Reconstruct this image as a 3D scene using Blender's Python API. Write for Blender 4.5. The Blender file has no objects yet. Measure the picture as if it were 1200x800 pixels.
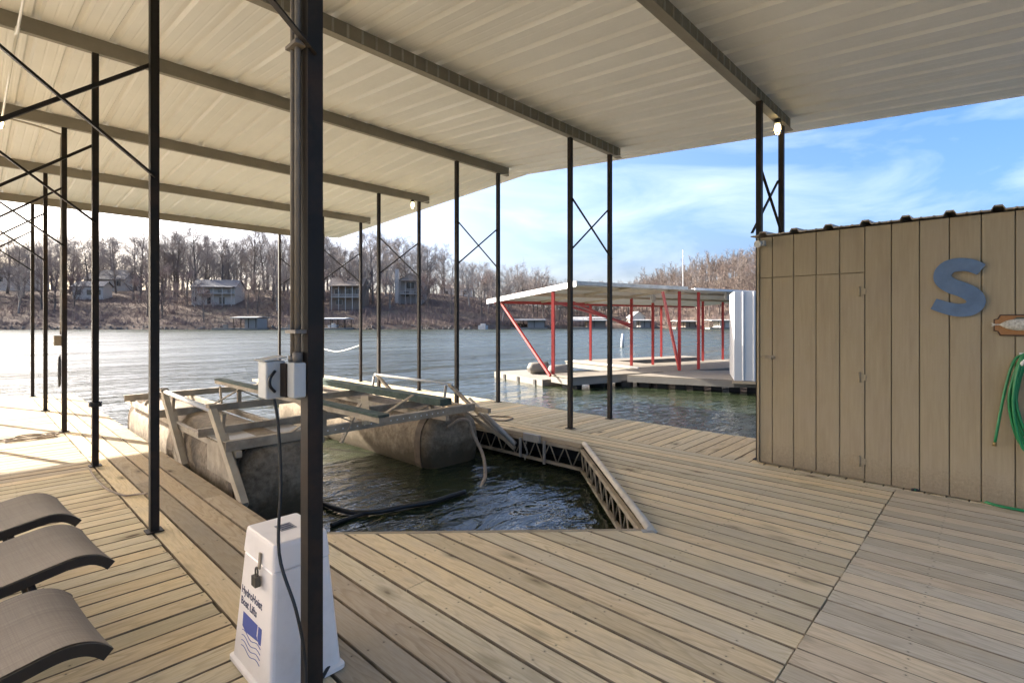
import bpy, math, random
from mathutils import Vector, Matrix, noise as mnoise
random.seed(7)
R = math.radians
H = 1.52                      # metres from deck to lens; plan sizes below are given in this unit
WATER = -0.25 * H
# ------------------------------------------------------------------ camera
scene = bpy.context.scene
COL = scene.collection
FW = Vector((605.0/math.hypot(605, 572), 572.0/math.hypot(605, 572), 0))
RT = Vector((FW.y, -FW.x, 0))
cam = bpy.data.cameras.new('camera')
camo = bpy.data.objects.new('camera', cam)
COL.objects.link(camo)
camo.location = (0, 0, H)
camo.rotation_euler = (R(90), 0, -math.atan2(FW.x, FW.y))
cam.sensor_width = 36
cam.lens = 605/1200*36
cam.shift_y = -22/1200
cam.clip_start = 0.05
cam.clip_end = 6000
scene.camera = camo
# ------------------------------------------------------------------ sky, sun, exposure
SUN_EL = R(27)
SUN_DIR = Vector((-0.396, 1.0, 0)).normalized()
world = bpy.data.worlds.new('World')
scene.world = world
world.use_nodes = True
nt = world.node_tree
nt.nodes.clear()
wo = nt.nodes.new('ShaderNodeOutputWorld')
bg = nt.nodes.new('ShaderNodeBackground')
bg.inputs['Strength'].default_value = 0.05
sky = nt.nodes.new('ShaderNodeTexSky')
sky.sky_type = 'NISHITA'
sky.sun_disc = False
sky.sun_elevation = SUN_EL
sky.sun_rotation = math.atan2(SUN_DIR.x, SUN_DIR.y)
sky.air_density = 0.68
sky.dust_density = 6.0
sky.ozone_density = 2.6
tc = nt.nodes.new('ShaderNodeTexCoord')
mp = nt.nodes.new('ShaderNodeMapping')
mp.inputs['Rotation'].default_value = (0, 0, R(-40))
mp.inputs['Scale'].default_value = (1.0, 2.2, 7.0)
nz = nt.nodes.new('ShaderNodeTexNoise')
nz.inputs['Scale'].default_value = 1.7
nz.inputs['Detail'].default_value = 7
nz.inputs['Roughness'].default_value = 0.55
nz.inputs['Distortion'].default_value = 0.5
rp = nt.nodes.new('ShaderNodeValToRGB')
rp.color_ramp.elements[0].position = 0.42
rp.color_ramp.elements[0].color = (0, 0, 0, 1)
rp.color_ramp.elements[1].position = 0.78
rp.color_ramp.elements[1].color = (0.42, 0.42, 0.42, 1)
mx = nt.nodes.new('ShaderNodeMix')
mx.data_type = 'RGBA'
mx.inputs['B'].default_value = (3.7, 3.95, 4.3, 1)
nt.links.new(tc.outputs['Generated'], mp.inputs['Vector'])
nt.links.new(mp.outputs['Vector'], nz.inputs['Vector'])
nt.links.new(nz.outputs['Fac'], rp.inputs['Fac'])
nt.links.new(rp.outputs['Color'], mx.inputs['Factor'])
hs_ = nt.nodes.new('ShaderNodeHueSaturation'); hs_.inputs['Saturation'].default_value = 1.3
nt.links.new(sky.outputs['Color'], hs_.inputs['Color'])
nt.links.new(hs_.outputs['Color'], mx.inputs['A'])
nt.links.new(mx.outputs['Result'], bg.inputs['Color'])
nt.links.new(bg.outputs['Background'], wo.inputs['Surface'])
sun = bpy.data.lights.new('sun', 'SUN')
sun.energy = 2.1
sun.angle = R(0.5)
sun.color = (1.0, 0.93, 0.83)
suno = bpy.data.objects.new('sun', sun)
COL.objects.link(suno)
sd = Vector((SUN_DIR.x*math.cos(SUN_EL), SUN_DIR.y*math.cos(SUN_EL), math.sin(SUN_EL)))
suno.rotation_euler = sd.to_track_quat('Z', 'Y').to_euler()
suno.location = (-10, 30, 25)
vs = scene.view_settings
vs.view_transform = 'Standard'
vs.look = 'None'
vs.gamma = 1
vs.exposure = 3.3
scene.render.engine = 'CYCLES'
scene.cycles.max_bounces = 8
scene.cycles.diffuse_bounces = 5
scene.cycles.glossy_bounces = 4
scene.cycles.sample_clamp_indirect = 6
scene.cycles.use_denoising = True

# ------------------------------------------------------------------ helpers
def P(u, v, z=0.0):
    return Vector((u*H, v*H, z*H))
def C(X, Z, z=0.0):           # lateral, depth (metres from the lens) and height -> world
    q = RT*X + FW*Z
    return Vector((q.x, q.y, z))
def on_u(px, py, u):          # where a sight line meets the plane of the shed front
    a = (px-600)/605
    d = FW + RT*a
    s = u*H/d.x
    return Vector((u*H, s*d.y, H + s*(378-py)/605))
def on_z(px, py, z=0.0):
    Z = 605*(H-z)/(py-378)
    return C((px-600)/605*Z, Z, z)
def depth_pt(px, py, Z):
    return C((px-600)/605*Z, Z, H+(378-py)/605*Z)

class MB:
    def __init__(s):
        s.v = []; s.f = []; s.sm = []
    def add(s, vs_, fs, smooth=False):
        o = len(s.v)
        s.v += [tuple(q) for q in vs_]
        s.f += [tuple(i+o for i in f) for f in fs]
        s.sm += [smooth]*len(fs)
        return s
    def box(s, c, d, rz=0.0):
        c = Vector(c); hx, hy, hz = d[0]/2, d[1]/2, d[2]/2
        m = Matrix.Rotation(rz, 3, 'Z')
        vv = [c + m @ Vector((x*hx, y*hy, z*hz)) for z in (-1, 1) for x, y in ((-1,-1),(1,-1),(1,1),(-1,1))]
        return s.add(vv, [(3,2,1,0),(4,5,6,7),(0,1,5,4),(1,2,6,5),(2,3,7,6),(3,0,4,7)])
    def bar(s, a, b, w, h, up=(0,0,1)):
        a = Vector(a); b = Vector(b); t = (b-a).normalized(); up = Vector(up)
        if abs(t.dot(up)) > 0.99: up = Vector((1,0,0))
        x = t.cross(up).normalized(); y = x.cross(t).normalized()
        vv = [p + x*(i*w/2) + y*(j*h/2) for p in (a, b) for i, j in ((-1,-1),(1,-1),(1,1),(-1,1))]
        return s.add(vv, [(3,2,1,0),(4,5,6,7),(0,1,5,4),(1,2,6,5),(2,3,7,6),(3,0,4,7)])
    def tube(s, pts, r, n=8, cap=True):
        pts = [Vector(p) for p in pts]
        rs = r if isinstance(r, (list, tuple)) else [r]*len(pts)
        vv = []; fs = []
        t0 = (pts[1]-pts[0]).normalized()
        x = t0.orthogonal().normalized()
        for i, p in enumerate(pts):
            t = (pts[min(i+1, len(pts)-1)] - pts[max(i-1, 0)]).normalized()
            x = (x - t*x.dot(t))
            if x.length < 1e-6: x = t.orthogonal()
            x.normalize(); y = t.cross(x)
            for k in range(n):
                a = 2*math.pi*k/n
                vv.append(p + (x*math.cos(a) + y*math.sin(a))*rs[i])
        for i in range(len(pts)-1):
            for k in range(n):
                fs.append((i*n+k, i*n+(k+1)%n, (i+1)*n+(k+1)%n, (i+1)*n+k))
        s.add(vv, fs, n > 4)
        if cap:
            o = len(s.v) - len(vv)
            s.f.append(tuple(o+k for k in reversed(range(n)))); s.sm.append(False)
            s.f.append(tuple(o+(len(pts)-1)*n+k for k in range(n))); s.sm.append(False)
        return s
    def prism(s, poly, ex):   # polygon of 3D points pushed along ex
        n = len(poly); ex = Vector(ex)
        vv = [Vector(p) for p in poly] + [Vector(p)+ex for p in poly]
        return s.add(vv, [tuple(reversed(range(n))), tuple(range(n, 2*n))] + [(i, (i+1)%n, n+(i+1)%n, n+i) for i in range(n)])
    def mesh(s, name='mesh'):
        m = bpy.data.meshes.new(name)
        m.from_pydata(s.v, [], s.f)
        if any(s.sm): m.polygons.foreach_set('use_smooth', s.sm)
        m.update()
        return m
    def build(s, name, mat, parent=None, origin=None):
        if origin is not None:
            o_ = Vector(origin); s.v = [tuple(Vector(q)-o_) for q in s.v]
        ob = bpy.data.objects.new(name, s.mesh(name))
        if mat is not None: ob.data.materials.append(mat)
        COL.objects.link(ob)
        if parent is not None:
            ob.parent = parent
        if origin is not None:
            ob.location = o_ - (gl(parent) if parent is not None else Vector())
        elif parent is not None:
            ob.location = -gl(parent)
        return ob
def gl(o):
    q = Vector(o.location)
    while o.parent is not None:
        o = o.parent; q += Vector(o.location)
    return q
def tag(o, label=None, cat=None, group=None, kind=None):
    if label: o['label'] = label
    if cat: o['category'] = cat
    if group: o['group'] = group
    if kind: o['kind'] = kind
    return o
def empty(name, loc=(0,0,0), **k):
    o = bpy.data.objects.new(name, None)
    o.empty_display_size = 0.2
    COL.objects.link(o); o.location = loc
    return tag(o, **k)
def smooth_path(pts, n=6):
    pts = [Vector(p) for p in pts]; out = []
    for i in range(len(pts)-1):
        a, b, c, d = pts[max(i-1,0)], pts[i], pts[i+1], pts[min(i+2, len(pts)-1)]
        for k in range(n):
            t = k/n
            out.append(0.5*((2*b) + (c-a)*t + (2*a-5*b+4*c-d)*t*t + (3*b-a-3*c+d)*t**3))
    out.append(pts[-1])
    return out

# ------------------------------------------------------------------ materials
class NT:
    def __init__(s, name):
        s.m = bpy.data.materials.new(name); s.m.use_nodes = True
        s.t = s.m.node_tree; s.b = s.t.nodes['Principled BSDF']
        s.x = None
    def n(s, kind, **k):
        q = s.t.nodes.new('ShaderNode'+kind)
        for a, b in k.items():
            if a.startswith('i_'):
                key = a[2:].replace('_', ' ')
                q.inputs[key].default_value = b
            else: setattr(q, a, b)
        return q
    def l(s, a, b): s.t.links.new(a, b)
    def obj(s, scale=(1,1,1), rnd=0.0, coord='Object'):
        t = s.n('TexCoord'); m = s.n('Mapping')
        m.inputs['Scale'].default_value = scale
        s.l(t.outputs[coord], m.inputs['Vector'])
        if rnd:
            oi = s.n('ObjectInfo'); mu = s.n('Math', operation='MULTIPLY'); mu.inputs[1].default_value = rnd
            s.l(oi.outputs['Random'], mu.inputs[0])
            cb = s.n('CombineXYZ')
            s.l(mu.outputs[0], cb.inputs[0]); s.l(mu.outputs[0], cb.inputs[1]); s.l(mu.outputs[0], cb.inputs[2])
            s.l(cb.outputs[0], m.inputs['Location'])
        return m.outputs['Vector']
    def noise(s, vec, scale, detail=5, rough=0.55, dist=0.0):
        q = s.n('TexNoise'); q.inputs['Scale'].default_value = scale; q.inputs['Detail'].default_value = detail
        q.inputs['Roughness'].default_value = rough; q.inputs['Distortion'].default_value = dist
        s.l(vec, q.inputs['Vector'])
        return q.outputs['Fac']
    def ramp(s, fac, stops):
        q = s.n('ValToRGB'); cr = q.color_ramp
        while len(cr.elements) < len(stops): cr.elements.new(0.5)
        for e, (p, c) in zip(cr.elements, stops):
            e.position = p; e.color = (*c, 1) if not isinstance(c, (int, float)) else (c, c, c, 1)
        s.l(fac, q.inputs['Fac'])
        return q.outputs['Color']
    def mix(s, f, a, b, mode='MIX'):
        q = s.n('Mix'); q.data_type = 'RGBA'; q.blend_type = mode
        for key, val in (('Factor', f), ('A', a), ('B', b)):
            if isinstance(val, (int, float)) and key == 'Factor': q.inputs['Factor'].default_value = val
            elif isinstance(val, tuple): q.inputs[key].default_value = (*val, 1)
            else: s.l(val, q.inputs[key])
        return q.outputs['Result']
    def bump(s, h, strength=0.3, dist=0.01):
        q = s.n('Bump'); q.inputs['Strength'].default_value = strength; q.inputs['Distance'].default_value = dist
        s.l(h, q.inputs['Height']); s.l(q.outputs['Normal'], s.b.inputs['Normal'])
        return q
    def col(s, c):
        if isinstance(c, tuple): s.b.inputs['Base Color'].default_value = (*c, 1)
        else: s.l(c, s.b.inputs['Base Color'])
    def set(s, rough=None, metal=None, spec=None):
        if rough is not None: s.b.inputs['Roughness'].default_value = rough
        if metal is not None: s.b.inputs['Metallic'].default_value = metal
        if spec is not None: s.b.inputs['Specular IOR Level'].default_value = spec
        return s.m

def paint(name, c, rough=0.5, metal=0.0, var=0.25, dirt=None, scale=6.0, amount=0.5, bump=0.0, rnd=9.0, spec=0.5):
    t = NT(name)
    v = t.obj((1,1,1), rnd)
    n1 = t.noise(v, scale, 6, 0.6)
    lo = tuple(x*(1-var) for x in c); hi = tuple(min(1, x*(1+var*0.6)) for x in c)
    cc = t.ramp(n1, [(0.3, lo), (0.7, hi)])
    if dirt:
        n2 = t.noise(v, scale*0.45, 8, 0.7)
        cc = t.mix(t.ramp(n2, [(0.5, 0.0), (0.72, amount)]), cc, dirt)
    t.col(cc)
    if bump: t.bump(t.noise(v, scale*14, 3), bump, 0.004)
    return t.set(rough, metal, spec)

def wood(name, light, mid, dark, grey, grain=1.0, nails=True, rough=0.9):
    t = NT(name)
    def M(op, a, b=None, c=None):
        q = t.n('Math', operation=op)
        for i, val in enumerate((a, b, c)):
            if val is None: continue
            if isinstance(val, (int, float)): q.inputs[i].default_value = val
            else: t.l(val, q.inputs[i])
        return q.outputs[0]
    oi = t.n('ObjectInfo'); rnd = oi.outputs['Random']
    tcn = t.n('TexCoord'); sp = t.n('SeparateXYZ'); t.l(tcn.outputs['Object'], sp.inputs[0])
    # growth rings cut by the saw: long flat ellipses round a centre that lies near each board
    lx = M('MULTIPLY_ADD', sp.outputs['X'], 0.055, M('MULTIPLY_ADD', rnd, -0.9, 0.2))
    ly = M('ADD', sp.outputs['Y'], M('MULTIPLY_ADD', M('FRACT', M('MULTIPLY', rnd, 17.3)), 0.22, -0.11))
    cb = t.n('CombineXYZ'); t.l(lx, cb.inputs[0]); t.l(ly, cb.inputs[1]); t.l(M('MULTIPLY', rnd, 9.0), cb.inputs[2])
    warp = t.noise(t.obj((1.3, 9.0, 9.0), 41.0), 1.0, 3, 0.5)
    rr = M('SQRT', M('ADD', M('MULTIPLY', lx, lx), M('MULTIPLY', ly, ly)))
    ring = M('FRACT', M('MULTIPLY', M('MULTIPLY_ADD', warp, 0.085, rr), 62.0))
    ringc = t.ramp(ring, [(0.0, light), (0.55, mid), (0.86, dark), (1.0, light)])
    vis = t.ramp(t.noise(t.obj((0.6, 4.0, 4.0), 11.0), 1.0, 3, 0.5), [(0.35, 0.12*grain), (0.7, 0.75*grain)])
    c1 = t.mix(vis, mid, ringc)
    fine = t.noise(t.obj((9.0, 120.0, 120.0), 21.0), 1.0, 3, 0.6)
    blot = t.noise(t.obj((1.6, 5.0, 5.0), 53.0), 1.2, 6, 0.65)
    c2 = t.mix(t.ramp(blot, [(0.42, 0.0), (0.72, 0.75)]), c1, grey)
    c3 = t.mix(t.ramp(fine, [(0.36, 0.34*grain), (0.58, 0.0)]), c2, dark)
    tint = t.ramp(rnd, [(0.0, (0.83, 0.81, 0.77)), (0.17, (1.05, 1.0, 0.93)), (0.36, (0.95, 0.935, 0.91)), (0.55, (1.12, 1.04, 0.92)), (0.72, (1.0, 0.93, 0.85)), (0.88, (0.87, 0.82, 0.75))])
    tint.node.color_ramp.interpolation = 'CONSTANT'
    c4 = t.mix(1.0, c3, tint, 'MULTIPLY')
    # foot-worn and rain-stained patches that run across boards
    gp = t.n('NewGeometry')
    st = t.noise(gp.outputs['Position'], 1.1, 6, 0.65)
    c4 = t.mix(t.ramp(st, [(0.54, 0.0), (0.78, 0.5)]), c4, tuple(x*0.72 for x in grey))
    # knots
    vo = t.n('TexVoronoi'); vo.inputs['Scale'].default_value = 1.0
    t.l(t.obj((1.9, 5.0, 5.0), 71.0), vo.inputs['Vector'])
    sc = t.n('SeparateColor'); t.l(vo.outputs['Color'], sc.inputs[0])
    has = M('GREATER_THAN', sc.outputs[0], 0.35)
    kw = M('MULTIPLY_ADD', t.noise(t.obj((14, 30, 30), 3.0), 1.0, 2), 0.09, vo.outputs['Distance'])
    halo = M('MULTIPLY', has, t.ramp(kw, [(0.12, 0.7), (0.30, 0.0)]))
    core = M('MULTIPLY', has, t.ramp(kw, [(0.09, 0.9), (0.15, 0.0)]))
    c5 = t.mix(halo, c4, tuple(x*0.62 for x in dark))
    c5 = t.mix(core, c5, (0.10, 0.065, 0.04))
    if nails:
        fx = M('SUBTRACT', M('MODULO', M('ADD', sp.outputs['X'], 61.0), 0.61), 0.305)
        fx = M('ADD', fx, M('MULTIPLY_ADD', rnd, 0.03, -0.015))
        fy = M('SUBTRACT', M('ABSOLUTE', sp.outputs['Y']), 0.042)
        dd = M('SQRT', M('ADD', M('MULTIPLY', fx, fx), M('MULTIPLY', fy, fy)))
        c5 = t.mix(M('MULTIPLY', M('LESS_THAN', dd, 0.010), 0.16), c5, (0.08, 0.06, 0.045))
        c5 = t.mix(M('MULTIPLY', M('LESS_THAN', dd, 0.0042), 0.7), c5, (0.05, 0.04, 0.032))
    t.col(c5)
    t.bump(t.mix(0.6, ringc, fine), 0.22, 0.004)
    return t.set(rough, 0, 0.12)

M_PLANK = wood('weathered_pine', (0.78, 0.685, 0.475), (0.73, 0.625, 0.415), (0.45, 0.36, 0.22), (0.66, 0.59, 0.45))
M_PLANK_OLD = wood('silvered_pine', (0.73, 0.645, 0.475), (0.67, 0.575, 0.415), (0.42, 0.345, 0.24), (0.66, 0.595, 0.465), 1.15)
M_PLANK_DIM = wood('dimmed_pine', (0.52, 0.45, 0.335), (0.46, 0.385, 0.275), (0.31, 0.245, 0.165), (0.42, 0.375, 0.305))  # darker pine, lowered in colour to tone down the sunlit walkway
M_EDGE = paint('shaded_board_edge', (0.27, 0.21, 0.14), 0.95, 0, 0.35, (0.10, 0.085, 0.05), 9, 0.6, spec=0.1)  # side faces darkened so the gaps between boards read as shaded
M_STEEL = paint('black_painted_steel', (0.018, 0.0145, 0.0115), 0.6, 0.0, 0.3, (0.07, 0.035, 0.018), 7, 0.5, spec=0.25)
M_PURLIN = paint('grey_primer_steel', (0.26, 0.235, 0.19), 0.55, 0.0, 0.15, (0.18, 0.155, 0.12), 2.5, 0.5)
M_GALV = paint('galvanised_steel', (0.42, 0.40, 0.36), 0.5, 0.35, 0.25, (0.22, 0.17, 0.12), 5, 0.6)
M_FRAME = paint('weathered_galvanised_frame', (0.38, 0.315, 0.225), 0.7, 0.05, 0.35, (0.12, 0.085, 0.05), 5, 0.8)
M_ROOF = paint('cream_roof_sheet', (0.80, 0.79, 0.76), 0.5, 0.0, 0.05, (0.68, 0.655, 0.60), 1.3, 0.35)
M_SIDING = NT('tan_painted_siding')
def _siding():
    t = M_SIDING
    v = t.obj((1, 1, 1), 13.0)
    n1 = t.noise(t.obj((28, 28, 1.6), 13.0), 2.0, 6, 0.65)
    n2 = t.noise(v, 1.6, 5, 0.6)
    c = t.ramp(n1, [(0.3, (0.345, 0.275, 0.172)), (0.7, (0.405, 0.328, 0.21))])
    c = t.mix(t.ramp(n2, [(0.45, 0.0), (0.75, 0.5)]), c, (0.375, 0.305, 0.222))
    gp = t.n('NewGeometry'); sp = t.n('SeparateXYZ'); t.l(gp.outputs['Position'], sp.inputs[0])
    mp_ = t.n('Mapping'); mp_.inputs['Scale'].default_value = (3.5, 3.5, 0.5); t.l(gp.outputs['Position'], mp_.inputs['Vector'])
    strk = t.noise(mp_.outputs['Vector'], 1.6, 7, 0.65)
    c = t.mix(t.ramp(strk, [(0.5, 0.0), (0.75, 0.45)]), c, (0.25, 0.185, 0.115))
    spk = t.noise(gp.outputs['Position'], 45, 4, 0.7)
    c = t.mix(t.ramp(spk, [(0.62, 0.0), (0.72, 0.4)]), c, (0.47, 0.39, 0.29))
    # rain splash along the foot of the wall, with a ragged top
    a = t.n('Math', operation='MULTIPLY_ADD'); a.inputs[1].default_value = 0.55; t.l(spk, a.inputs[0]); t.l(sp.outputs['Z'], a.inputs[2])
    c = t.mix(t.ramp(a.outputs[0], [(0.30, 0.5), (0.52, 0.0)]), c, (0.20, 0.15, 0.10))
    t.col(c); t.bump(n1, 0.35, 0.004)
    return t.set(0.85, 0, 0.12)
M_SIDING = _siding()
M_WHITE = paint('white_moulded_plastic', (0.90, 0.82, 0.74), 0.4, 0, 0.05, (0.50, 0.42, 0.32), 3.2, 0.42)
M_PVC = paint('white_pvc', (0.78, 0.77, 0.73), 0.4, 0, 0.05, (0.5, 0.45, 0.36), 3, 0.4)
M_GREYBOX = paint('grey_enclosure_paint', (0.48, 0.48, 0.46), 0.5, 0, 0.08, (0.3, 0.27, 0.23), 5, 0.3)
M_BLACK = paint('black_rubber', (0.02, 0.02, 0.02), 0.45, 0, 0.3)
M_BLUE = paint('blue_painted_wood', (0.105, 0.17, 0.27), 0.6, 0, 0.2, (0.15, 0.2, 0.28), 9, 0.4, 0.2)
M_INK = paint('blue_print', (0.07, 0.10, 0.33), 0.6, 0, 0.1)
M_INK_DARK = paint('dark_print', (0.06, 0.06, 0.11), 0.6, 0, 0.1)
M_HOSE = paint('green_garden_hose', (0.015, 0.22, 0.075), 0.38, 0, 0.2)
M_BRASS = paint('brass_fitting', (0.42, 0.29, 0.12), 0.4, 0.8, 0.2)
M_CARPET = paint('dark_green_carpet', (0.055, 0.085, 0.07), 0.95, 0, 0.35, (0.14, 0.12, 0.08), 12, 0.5, 0.6)
M_ROPE = paint('dirty_rope', (0.34, 0.27, 0.2), 0.9, 0, 0.25, None, 30, 0.5, 0.5)
M_RED = paint('red_painted_steel', (0.40, 0.04, 0.038), 0.45, 0, 0.15, (0.30, 0.05, 0.04), 5, 0.3)
M_WSHEET = paint('white_metal_sheet', (0.56, 0.565, 0.565), 0.42, 0, 0.05, (0.6, 0.58, 0.53), 1.5, 0.25)
M_FARDECK = paint('pale_composite_decking', (0.20, 0.172, 0.135), 0.8, 0, 0.15, (0.2, 0.17, 0.13), 3, 0.4)
M_FLOAT = paint('black_float_shell', (0.02, 0.02, 0.021), 0.5, 0, 0.3)
M_UNDER = paint('tan_roof_lining', (0.52, 0.45, 0.35), 0.6, 0, 0.12)
M_CONCRETE = paint('grey_dock_fascia', (0.20, 0.185, 0.16), 0.8, 0, 0.12, (0.18, 0.16, 0.13), 2.5, 0.35)
M_GLASS = NT('dark_window_glass'); M_GLASS.col((0.03, 0.035, 0.04)); M_GLASS = M_GLASS.set(0.08, 0, 0.8)

def tank_mat():
    t = NT('scummed_lift_tank')
    v = t.obj((1, 1, 1), 0)
    sp = t.n('SeparateXYZ'); g = t.n('NewGeometry'); t.l(g.outputs['Position'], sp.inputs[0])
    n = t.noise(v, 3.2, 9, 0.7)
    n2 = t.noise(v, 17, 6, 0.7)
    base = t.ramp(n2, [(0.3, (0.10, 0.073, 0.044)), (0.7, (0.29, 0.225, 0.15))])
    pale = t.ramp(n, [(0.46, 0.0), (0.74, 0.65)])
    c = t.mix(pale, base, (0.40, 0.33, 0.24))
    # dried algae line near the water, ragged along its edge
    a = t.n('Math', operation='MULTIPLY_ADD'); a.inputs[1].default_value = 0.5; t.l(n, a.inputs[0]); t.l(sp.outputs['Z'], a.inputs[2])
    lo = t.ramp(a.outputs[0], [(0.0, 0.92), (0.22, 0.0)])
    c = t.mix(lo, c, (0.075, 0.056, 0.03))
    t.col(c); t.bump(n2, 0.5, 0.015)
    return t.set(0.8, 0, 0.25)
M_TANK = tank_mat()
M_STRAP = paint('rusted_strap', (0.11, 0.075, 0.045), 0.8, 0, 0.4, (0.05, 0.035, 0.02), 8, 0.7)

def water_mat():
    t = NT('lake_water')
    tcn = t.n('TexCoord')
    def lay(rot, sc, scale, det, dist=0.3):
        m = t.n('Mapping'); m.inputs['Rotation'].default_value = (0, 0, rot); m.inputs['Scale'].default_value = sc
        t.l(tcn.outputs['Object'], m.inputs['Vector'])
        return t.noise(m.outputs['Vector'], scale, det, 0.55, dist)
    a = lay(R(25), (1, 1.9, 1), 2.6, 3, 0.6)
    b = lay(R(60), (1, 2.2, 1), 0.55, 2, 0.4)
    c = lay(R(-10), (1.2, 1.7, 1), 9.0, 2, 0.2)
    s1 = t.n('Math', operation='MULTIPLY_ADD'); s1.inputs[1].default_value = 1.8; t.l(b, s1.inputs[0]); t.l(a, s1.inputs[2])
    e = lay(R(-47), (0.45, 1.6, 1), 0.2, 2, 0.3)
    s3 = t.n('Math', operation='MULTIPLY_ADD'); s3.inputs[1].default_value = 4.5; t.l(e, s3.inputs[0]); t.l(s1.outputs[0], s3.inputs[2]); s1 = s3
    s2 = t.n('Math', operation='MULTIPLY_ADD'); s2.inputs[1].default_value = 0.16; t.l(c, s2.inputs[0]); t.l(s1.outputs[0], s2.inputs[2])
    t.bump(s2.outputs[0], 0.55, 0.075)
    t.col((0.022, 0.030, 0.014))
    t.b.inputs['IOR'].default_value = 1.42
    # open water is wind-ruffled, the pocket between the docks is sheltered
    gp = t.n('NewGeometry'); vd = t.n('VectorMath', operation='DISTANCE'); t.l(gp.outputs['Position'], vd.inputs[0]); vd.inputs[1].default_value = (4.0, 5.0, WATER)
    mr = t.n('MapRange'); mr.inputs['From Min'].default_value = 5.0; mr.inputs['From Max'].default_value = 40.0; mr.inputs['To Min'].default_value = 0.04; mr.inputs['To Max'].default_value = 0.26
    t.l(vd.outputs['Value'], mr.inputs['Value']); gust = lay(R(-47), (0.3, 2.4, 1), 0.22, 5, 0.8)
    gm = t.n('MapRange'); gm.inputs['From Min'].default_value = 0.3; gm.inputs['From Max'].default_value = 0.7; gm.inputs['To Min'].default_value = 0.45; gm.inputs['To Max'].default_value = 1.5
    t.l(gust, gm.inputs['Value']); mm = t.n('Math', operation='MULTIPLY'); t.l(mr.outputs['Result'], mm.inputs[0]); t.l(gm.outputs['Result'], mm.inputs[1])
    t.l(mm.outputs[0], t.b.inputs['Roughness'])
    return t.set(None, 0, 0.5)
M_WATER = water_mat()

def ground_mat():
    t = NT('leaf_litter_hillside')
    v = t.obj((1, 1, 1), 0)
    n = t.noise(v, 0.09, 8, 0.65); n2 = t.noise(v, 1.2, 6, 0.7)
    c = t.ramp(n, [(0.3, (0.10, 0.075, 0.06)), (0.5, (0.14, 0.106, 0.083)), (0.66, (0.175, 0.146, 0.107)), (0.8, (0.125, 0.113, 0.073))])
    c = t.mix(t.ramp(n2, [(0.35, 0.55), (0.65, 0.0)]), c, (0.075, 0.05, 0.038))
    t.col(c); t.bump(n2, 0.8, 0.4)
    return t.set(0.95, 0, 0.1)
M_GROUND = ground_mat()
M_BARK = paint('grey_bark', (0.125, 0.105, 0.088), 0.9, 0, 0.3, (0.2, 0.18, 0.16), 1.2, 0.5)
M_BARK_PALE = paint('pale_bark', (0.32, 0.29, 0.25), 0.9, 0, 0.3, (0.2, 0.18, 0.16), 1.2, 0.5)
M_TWIG = paint('brown_twigs', (0.24, 0.20, 0.175), 0.9, 0, 0.25, None, 0.5)  # twig colours here lightened in place of haze over the far shore
M_TWIG_RED = paint('reddish_twigs', (0.205, 0.15, 0.132), 0.9, 0, 0.25, None, 0.5)
M_TWIG_GREY = paint('grey_twigs', (0.27, 0.24, 0.22), 0.9, 0, 0.25, None, 0.5)
M_WOODS = paint('brown_distant_twigs', (0.165, 0.128, 0.105), 0.9, 0, 0.3, None, 0.2)
M_ROCK = paint('shore_rock', (0.13, 0.115, 0.098), 0.9, 0, 0.4, (0.07, 0.06, 0.05), 0.6, 0.6)

# ------------------------------------------------------------------ water and far land
wm = MB()
wm.add([(-3000,-3000,WATER),(3000,-3000,WATER),(3000,3000,WATER),(-3000,3000,WATER)], [(0,1,2,3)])
wo_ = wm.build('lake_water', M_WATER)
tag(wo_, 'rippled grey-green lake water around the docks', kind='structure')

def lerp_tab(tab, x):
    if x <= tab[0][0]: return tab[0][1]
    for (x0, y0), (x1, y1) in zip(tab, tab[1:]):
        if x <= x1: return y0 + (y1-y0)*(x-x0)/(x1-x0)
    return tab[-1][1]
SHORE = [(-1500, 120), (-300, 136), (0, 139), (300, 142), (560, 148), (640, 160), (720, 175), (800, 165), (900, 150), (1300, 130), (2600, 120)]
HILL = [(-1500, 14), (-300, 14), (0, 14.5), (300, 15), (520, 13.5), (600, 10), (660, 6), (720, 7), (760, 13), (830, 20), (900, 24), (1300, 24), (2600, 20)]
def shore_z(px): return lerp_tab(SHORE, px) + 2.2*mnoise.noise(Vector((px*0.021, 3.3, 0)))
def land_h(px, d):
    t = max(0.0, min(1.0, (d-3)/85.0)); hh = lerp_tab(HILL, px)
    rise = t*(2-t)
    b = min(1.0, max(0.0, d/2.5))
    n = mnoise.noise(Vector((px*0.012, d*0.045, 0)))*1.1*min(1, d/12) + mnoise.noise(Vector((px*0.05, d*0.16, 5)))*0.35*min(1, d/6)
    return WATER - 0.5 + b*1.6 + hh*rise + n
def land_pt(px, d, dz=0.0):
    Z = shore_z(px) + d
    return C((px-600)/605*Z, Z, land_h(px, d)+dz)
def land_at(px, py):          # the spot on the hillside seen at a given height in the view
    best = None
    for i in range(4, 220):
        d = i*0.6; Z = shore_z(px)+d
        y = 378-605*(land_h(px, d)-H)/Z
        if best is None or abs(y-py) < best[0]: best = (abs(y-py), d)
    return best[1]
cols = [-1500+i*25 for i in range(165)]
rows = [-1.5, 0, 1.2, 2.5, 4, 6.5, 10, 14, 19, 25, 32, 40, 49, 60, 72, 88, 110, 150, 260, 500]
hm = MB()
vv = [land_pt(px, d) for px in cols for d in rows]
nr = len(rows)
hm.add(vv, [(i*nr+j, i*nr+j+1, (i+1)*nr+j+1, (i+1)*nr+j) for i in range(len(cols)-1) for j in range(nr-1)], True)
hm.v = hm.v; ho = hm.build('hillside', M_GROUND)
tag(ho, 'brown leaf-littered hillside along the far shore', kind='structure')

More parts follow.
